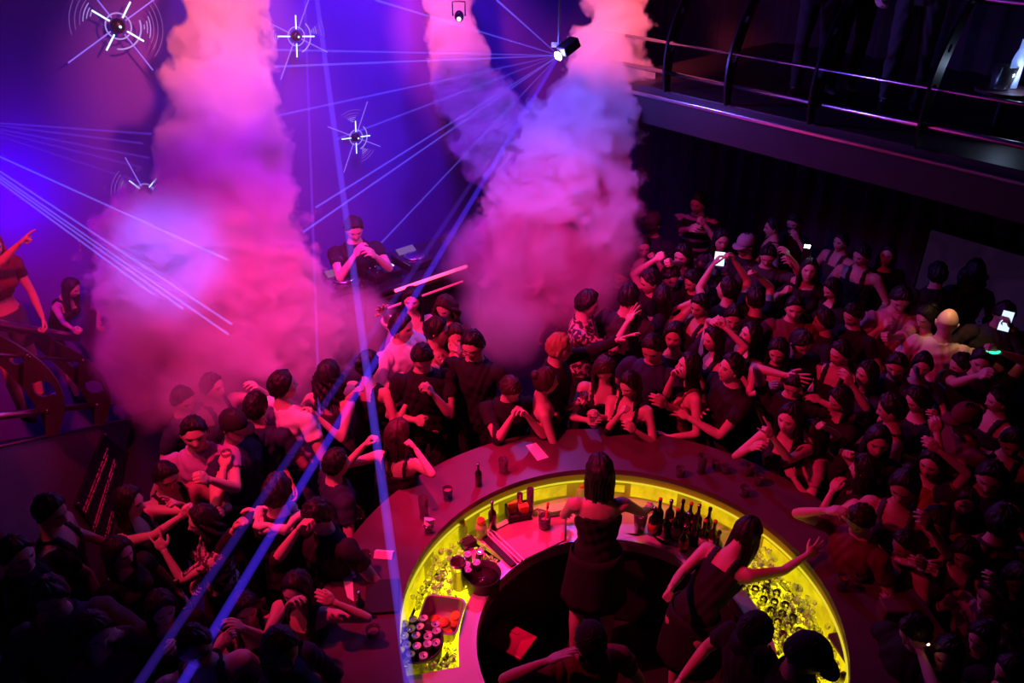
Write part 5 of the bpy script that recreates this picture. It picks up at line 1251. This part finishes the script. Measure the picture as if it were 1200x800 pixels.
P_(1176, 368, 'guest at the right edge typing on a glowing phone', -20, 'm', 'short', top=('jacket', 'charcoal'), bot=T, hz=1.62, arms=[(1186, 384, -.25, 'grip')], look=(10, 30))
P_(1150, 425, 'guest in black with a green light wristband holding a cigarette', -30, 'm', 'short', top=('tee', 'black'), bot=T, hz=1.58, arms=[(1146, 440, -.3, 'grip'), (1170, 412, -.1, 'fist')])
P_(1130, 492, 'man in a dark cap turned left with forearm raised and glowing cigarette tip', -80, 'm', 'short', top=('tee', 'wine'), bot=T, cap=('cap', 'wine'), arms=[(1098, 508, -.1, 'grip')], hz=1.6)
P_(1092, 545, 'woman in a red top bringing a hand to her mouth, dark right crowd', -50, 'f', 'bob', top=('tee', 'red'), bot=T, arms=[(1100, 528, -.12, 'relax')], hz=1.5)
P_(1096, 612, 'bare shouldered woman with long hair sitting low and looking down left', -30, 'f', 'long', 'brown', top=('tube', 'black'), bot=SK, arms=[(1075, 662, -.2, 'relax'), (1085, 660, -.25, 'relax')], hz=1.42, look=(-5, 22))
P_(1172, 612, 'guest in a red checked shirt turning away at the right edge', 160, 'm', 'short', top=('jacket', 'checked'), bot=T, hz=1.56)
P_(1072, 742, 'guest with bent head beside the lit cigarette at the lower right', -70, 'm', 'short', top=('tee', 'black'), bot=T, hz=1.4, look=(0, 30), arms=[(1078, 762, -.1, 'grip')])
P_(1008, 610, 'short haired guest with a lit neck leaning to the counter right of the ice', -60, 'm', 'short', 'brown', top=('tee', 'wine'), bot=T, hz=1.48, look=(0, 30), arms=[(968, 598, .0, 'relax')])
P_(1160, 700, 'guest in a dark printed shirt sitting low at the right edge', -60, 'm', 'short', top=('tee', 'printed'), bot=T, hz=1.35)
P_(1110, 770, 'guest in black at the lower right corner with a faintly lit cheek', -40, 'f', 'long', top=('tank', 'black'), bot=T, hz=1.4)
# ---- left lower crowd
P_(152, 590, 'dark haired woman at lower left throwing both bare arms out to the right', 75, 'f', 'long', top=('tank', 'black'), bot=T, arms=[(245, 590, -.12, 'fist'), (208, 590, .1, 'horns', 0)], hz=1.52, look=(10, 0))
P_(238, 612, 'curly haired woman in a patterned top pointing two fingers left', -60, 'f', 'curly', top=('tee', 'patterned'), bot=SK, arms=[(192, 645, -.05, 'horns')], hz=1.46)
P_(228, 508, 'man in a purple lit t-shirt under the smoke with a watch on his lowered arm', 20, 'm', 'short', top=('tee', 'lilac'), bot=T, arms=[(245, 562, -.2, 'fist')], hz=1.64)
P_(275, 500, 'person in a dark visor half hidden in the magenta smoke', 60, 'm', 'short', top=('tee', 'navy'), bot=T, cap=('cap', 'black'), hz=1.6, arms=[(262, 548, -.1, 'grip')])
P_(300, 478, 'short guest with dark hair wrapped in smoke left of the pale t-shirt', 170, 'm', 'short', top=('tee', 'navy'), bot=T, hz=1.56)
P_(325, 578, 'guest in black with a crumpled pale scarf round the neck, seen from behind', 175, 'm', 'short', top=('jacket', 'black'), bot=T, hz=1.64, look=(0, 15), arms=[(275, 620, .0, 'fist'), (310, 612, .15, 'relax')])
P_(372, 605, 'guest with a blurred face turned left beside the blue beam', -30, 'm', 'short', top=('tee', 'black'), bot=T, hz=1.56, look=(0, 20), arms=[(348, 622, -.1, 'grip')])
P_(348, 692, 'young woman at lower left covering her mouth with her hand', -12, 'f', 'long', top=('tank', 'black'), bot=T, arms=[(336, 712, -.16, 'relax', 40), (392, 706, -.05, 'relax')], hz=1.46)
P_(140, 650, 'guest at far lower left whose cheek alone is lit', 70, 'f', 'long', top=('tee', 'black'), bot=T, hz=1.45, arms=[(165, 745, -.1, 'relax')])
P_(288, 716, 'guest in the dark bottom left with faintly lit hands', 30, 'f', 'bob', top=('tank', 'black'), bot=T, hz=1.36, arms=[(285, 735, -.2, 'relax'), (262, 752, -.2, 'fist')])
P_(22, 650, 'dark guest at the left edge with a faint face', 60, 'm', 'short', top=('tee', 'black'), bot=T, hz=1.6)
P_(190, 715, 'guest with a dim round face in the black lower left', 40, 'f', 'long', top=('tee', 'black'), bot=T, hz=1.45)
P_(395, 545, 'guest in a dark blue top standing in shadow between the two beams', 120, 'm', 'short', top=('tee', 'navy'), bot=T, hz=1.45)
# ---- on the stairs at the left
def stairz(x, y, t): return at(x, y, t).z
P_(-12, 288, 'red haired woman in a cropped top making a horned hand sign over the stair rail', 60, 'f', 'long', 'red', top=('crop', 'wine'), bot=('shorts', 'denim'), arms=[(52, 266, -.15, 'horns', 60), (54, 380, .45, 'grip')], hz=1.50, floor=1.12, lean=16, skin='light')
P_(84, 338, 'dark haired woman in black leaning on the stair rail in profile', 80, 'f', 'long', top=('tank', 'black'), bot=('shorts', 'black'), arms=[(86, 386, -.25, 'grip'), (92, 296, .1, 'open')], hz=1.22, floor=.40, lean=30)
P_(148, 332, 'man swallowed by blue smoke except for his pale forearms on the rail', 30, 'm', 'short', top=('tee', 'cream'), bot=T, arms=[(110, 386, -.5, 'relax', 0, (-.3, -.5, .5)), (128, 390, -.35, 'relax')], hz=1.42, floor=.08, lean=20)
# ---- mezzanine
def mzxy(px, n=.7): q_ = atz(px, 125, 3.3); s_ = (q_ - E0).dot(EDIR); v_ = alongE(s_, n); return (v_.x, v_.y)
P_(1062, -6, 'guest in dark clothes behind the upper railing, legs in shadow', -20, 'm', 'short', top=('tee', 'wine'), bot=('trousers', 'charcoal'), hz=1.66, floor=3.15, xy=mzxy(1010, .9), arms=[('L', (.1, -.3, -.15), 'relax')])
P_(842, -40, 'woman behind the upper railing next to the right smoke jet', -30, 'f', 'long', top=('tee', 'wine'), bot=T, hz=1.56, floor=3.15, xy=mzxy(838, .7), arms=[('R', (.05, -.3, -.1), 'relax')])
P_(880, -45, 'second guest behind the upper railing, close to the first woman', 10, 'm', 'short', top=('tee', 'charcoal'), bot=T, hz=1.6, floor=3.15, xy=mzxy(868, 1.1))
# ---- unlit fill of the crowd: guests one cannot tell apart in the dark
rf = random.Random(11)
LM = [((848, 318), 'bright raised phone'), ((944, 292), 'small white phone light'), ((818, 238), 'striped shirt man'), ((1110, 378), 'shaved head man'), ((1183, 375), 'glowing phone at the edge'), ((1093, 268), 'violet screen corner'),
      ((1164, 411), 'green wristband'), ((730, 372), 'spread hand of the patterned shirt'), ((856, 432), 'man singing with open palms'), ((925, 492), 'woman with two raised fingers'), ((1028, 518), 'lone pale red face'), ((1130, 492), 'capped smoker'),
      ((1055, 350), 'hunching red shirt man'), ((1096, 612), 'bare shouldered long haired woman'), ((1046, 720), 'boxy handbag'), ((1077, 760), 'cigarette ember'), ((1172, 612), 'checked shirt guest'), ((776, 360), 'triangle armed woman'), ((752, 290), 'dark shirted man holding out a hand'),
      ((150, 590), 'woman throwing her arms right'), ((240, 612), 'curly haired pointing woman'), ((348, 692), 'young woman covering her mouth'), ((228, 500), 'lilac t-shirt man'), ((85, 338), 'black dressed woman on the stairs'), ((325, 578), 'pale scarf guest'), ((994, 528), 'thin raised pointing forearm'), ((800, 430), 'bare backed woman with thin straps'), ((655, 405), 'blond man'), ((878, 394), 'woman looking up left')]
USED = set()
def where(x, y):
    c_ = sorted(LM, key=lambda l: math.hypot(l[0][0] - x, l[0][1] - y))
    for l in c_:
        dx, dy = x - l[0][0], y - l[0][1]
        d_ = ('right of' if dx > 0 else 'left of') if abs(dx) > abs(dy) * 1.3 else ('in front of' if dy > 0 else 'behind')
        if (d_, l[1]) not in USED: USED.add((d_, l[1])); return d_ + ' the ' + l[1]
def fill(spots, label, group, faces, hz=(1.44, 1.66)):
    for (x, y) in spots:
        g_ = rf.choice('mmff'); P_(x, y, label + ' ' + where(x, y), faces + rf.uniform(-45, 45), g_, 'short' if g_ == 'm' else rf.choice(['long', 'bob', 'bun']), top=(rf.choice(['tee', 'tee', 'tank', 'jacket']), rf.choice(['black', 'black', 'black', 'charcoal', 'navy'])),
           bot=T, hz=rf.uniform(*hz), group=group, detail=0, skin=rf.choice(['light', 'tan']), look=(rf.uniform(-25, 25), rf.uniform(-10, 20)), arms=([('L', (.05, -.3, rf.uniform(-.1, .3)), 'relax')] if rf.random() < .35 else []))
fill([(800, 300), (905, 268), (930, 262), (985, 285), (1010, 300), (975, 340), (1000, 370), (965, 378), (900, 300), (1040, 300)], 'dim guest standing', 'dim guests under the mezzanine', -60)
fill([(985, 415), (1015, 440), (1050, 430), (1045, 480), (1075, 470), (985, 470), (1080, 430), (1170, 470), (1185, 520), (1160, 560), (1060, 570), (1125, 430)], 'dark guest standing', 'unlit guests at right', -70)
fill([(1130, 650), (1190, 680), (1060, 640), (1130, 590), (1150, 750), (1185, 790)], 'black silhouetted guest', 'silhouettes at lower right', -70, (1.3, 1.5))
fill([(720, 300), (728, 322), (700, 322), (670, 335), (762, 330), (812, 330), (820, 360), (860, 372), (790, 395), (765, 408)], 'shadowed guest tucked in', 'shadowed guests in the middle', -40)
fill([(60, 700), (110, 740), (230, 760), (60, 600), (215, 470), (250, 455), (330, 760), (195, 560)], 'unlit guest', 'dark guests at lower left', 70)
_dj = P_(415, 268, 'dj in black bending over the decks, seen through the haze behind the desk', 20, 'm', 'short', top=('tee', 'black'), bot=T, hz=1.68, arms=[(440, 300, -.2, 'relax'), (415, 300, -.2, 'relax')], look=(0, 20), floor=.35)
finish_all()

# ---- things held in hands
def phone(p, s, label, col, es, off=(0, 0, 0), w=.075, h=.15, rot=None, torch=False):
    c, M3 = handpos(p, s); root = empty('phone', c + Vector(off), label=label, cat='phone')
    to = (Vector((0, 0, CAM_H)) - c).normalized(); Q = (rot or (to.to_track_quat('Y', 'Z').to_matrix())).to_4x4()
    b = MB(); b.box((0, 0, 0), (w, .009, h), M=Q, bev=.003); b.build('case', M_black, root)
    if not torch:
        b = MB(); b.box(Q @ Vector((0, .0052, 0)), (w - .008, .001, h - .012), M=Q); b.build('screen', mat('phone_screen_%d' % int(c.x * 100), (.05, .05, .05), .2, emit=col, es=es), root)
    else:
        b = MB(); b.box(Q @ Vector((0, .007, h * .3)), (.055, .005, .03), M=Q, bev=.002); b.build('torch_light', glow('phone_torch', (.8, .85, 1), 25), root)
    return root
def byl(t):
    for p in PEOPLE:
        if t in p.root['label']: return p
pp = byl('bright phone up'); phone(pp, 1, 'bright phone held up over the heads, screen glowing blue white', (.45, .75, 1), 2.2, w=.10, h=.14)
pp = byl('small white phone light'); c, M3 = handpos(pp, -1)
r_ = phone(pp, -1, 'phone with a small white light held high in the dark crowd', (1, 1, 1), 5, torch=True); r_.location = at(945, 294, (pp.head_depth)); 
pp = byl('typing on a glowing'); phone(pp, 1 if 1 in pp.hands else -1, 'tilted glowing phone at the right edge of the crowd', (.5, .6, 1), 1.6, w=.09, h=.18)
pp = byl('green light wristband'); r_ = empty('wristband', at(1164, 411, pp.head_depth - .1), label='small glowing green wristband light in the dark at right', cat='wristband')
b = MB(); b.tube([(.045 * math.cos(a), .03 * math.sin(a), 0) for a in [i * math.pi / 8 for i in range(17)]], .010, 8); b.build('band', glow('green_led', (.02, .8, .35), 2.5), r_, True)
def cig(p_, d, label):
    r_ = empty('cigarette', p_, label=label, cat='cigarette'); b = MB(); b.tube([(0, 0, 0), Vector(d) * .07], .004, 8); b.build('paper', M_pap, r_, True)
    b = MB(); b.tube([Vector(d) * .0705, Vector(d) * .082], .0048, 8); b.build('ember', glow('ember', (1, .45, .2), 14), r_, True)
pp = byl('glowing cigarette tip'); cig(handpos(pp, -1 if (-1 in pp.hands) else 1)[0], (-.6, -.4, .5), 'cigarette glowing in the hand of the capped man at right')
cig(at(1077, 760, byl('lit cigarette at the lower').head_depth - .1), (.3, -.3, .8), 'cigarette with an orange ember at the lower right')
def held(p, s, r, h, label, fill=None, off=(0, 0, -.05), nm='tumbler'):
    c, M3 = handpos(p, s); return glass(c + Vector(off), r, h, label, fill=fill, nm=nm)
def near_side(p, x, y):
    tgt = at(x, y, p.head_depth); return min((-1, 1), key=lambda s: (handpos(p, s)[0] - tgt).length)
pp = byl('raising a dark drink'); held(pp, near_side(pp, 682, 470), .036, .12, 'dark drink held up by the woman with pinned brown hair', (.7, M_cola))
pp = byl('napkin glass in her hands'); held(pp, near_side(pp, 703, 486), .034, .11, 'small glass with pale ice held by the woman looking down', (.7, M_pale))
pp = byl('dark visor half hidden'); held(pp, near_side(pp, 262, 548), .036, .1, 'glinting glass held low under the left smoke', (.6, M_pale))
pp = byl('crossed forearms'); c, _ = handpos(pp, near_side(pp, 510, 460)); b = MB(); b.box((0, 0, .0), (.05, .012, .05), M=Matrix.Rotation(.5, 4, 'Y'), bev=.004); b.box((.012, .006, .022), (.03, .01, .03), M=Matrix.Rotation(.9, 4, 'Y'), bev=.003); o = b.build('tissue', M_pap); o.location = c + Vector((0, -.03, .04)); tag(o, 'small white tissue pinched by the man with crossed forearms', 'tissue')
# crumpled scarf on the guest in black
pp = byl('crumpled pale scarf'); b = MB()
rs_ = random.Random(3)
for k_ in range(3):
    pts = []
    for i in range(19):
        a = 2 * math.pi * i / 18; rr = .085 + .014 * math.sin(a * 5 + k_ * 2) + .012 * k_
        pts.append(pp.chest((rr * math.cos(a) * 1.15, .02 + rr * math.sin(a), 1.45 + .022 * k_ - .02 + .014 * math.sin(a * 4 + k_))))
    b.tube(pts, [.024 + .008 * math.sin(i * 2.1 + k_) for i in range(19)], 8)
b.build('scarf', cloth('cream'), pp.root, True)
# bottle and ice bucket lit on the mezzanine
tb = at(1180, 103, 6.3)
root = empty('side_table', (tb.x, tb.y, 3.15), 0, label='small dark table behind the upper railing at the right edge', cat='table')
hz_ = tb.z - 3.15 - .01
b = MB(); b.lathe([(0, hz_ - .025), (.22, hz_ - .025), (.225, hz_ - .012), (.22, hz_), (0, hz_)], seg=32); b.build('table_top', M_top, root)
b = MB(); b.tube([(0, 0, .01), (0, 0, hz_ - .02)], .03, 12); b.lathe([(0, 0), (.16, 0), (.15, .02), (0, .025)], seg=24); b.build('pedestal', M_black, root)
M_frost = mat('frosted_glass_emissive', (.7, .8, 1), .2, emit=(.16, .3, .75), es=.8)  # emission puts the pale light on the bottle into its glass
rt = empty('vodka_bottle', tb + Vector((.04, .02, 0)), label='frosted bottle lit pale blue in the bucket on the upper table', cat='bottle')
b = MB(); b.lathe([(0, .0), (.042, 0), (.044, .20), (.036, .24), (.018, .29), (.015, .36), (0, .36)], seg=24); b.build('bottle_body', M_frost, rt, True)
b = MB(); b.lathe([(.018, .361), (.018, .40), (0, .40)], seg=16); b.build('cap', M_rub, rt, True)
rt = empty('ice_bucket', tb + Vector((-.07, -.02, 0)), label='clear ice bucket in front of the lit bottle on the upper table', cat='bucket')
b = MB(); b.lathe([(0, 0), (.07, 0), (.095, .17), (.09, .17), (.066, .01), (0, .01)], seg=28); b.build('bucket_wall', M_glass, rt, True)
light('bottle_light', 'POINT', tb + Vector((.04, -.12, .12)), (.5, .65, 1), 1.6, size=.03)
# warm lamp over the shaved head, unseen pale spot on the bar worker's face
light('warm_lamp', 'SPOT', at(1125, 300, 6.4), (1, .55, .25), 16, at(1112, 405, 7.0), 50, .9, .05)
light('worker_face_spot', 'SPOT', at(668, 812, 4.35), (.9, .85, .8), 3, at(688, 772, 4.3), 70, .9, .03)
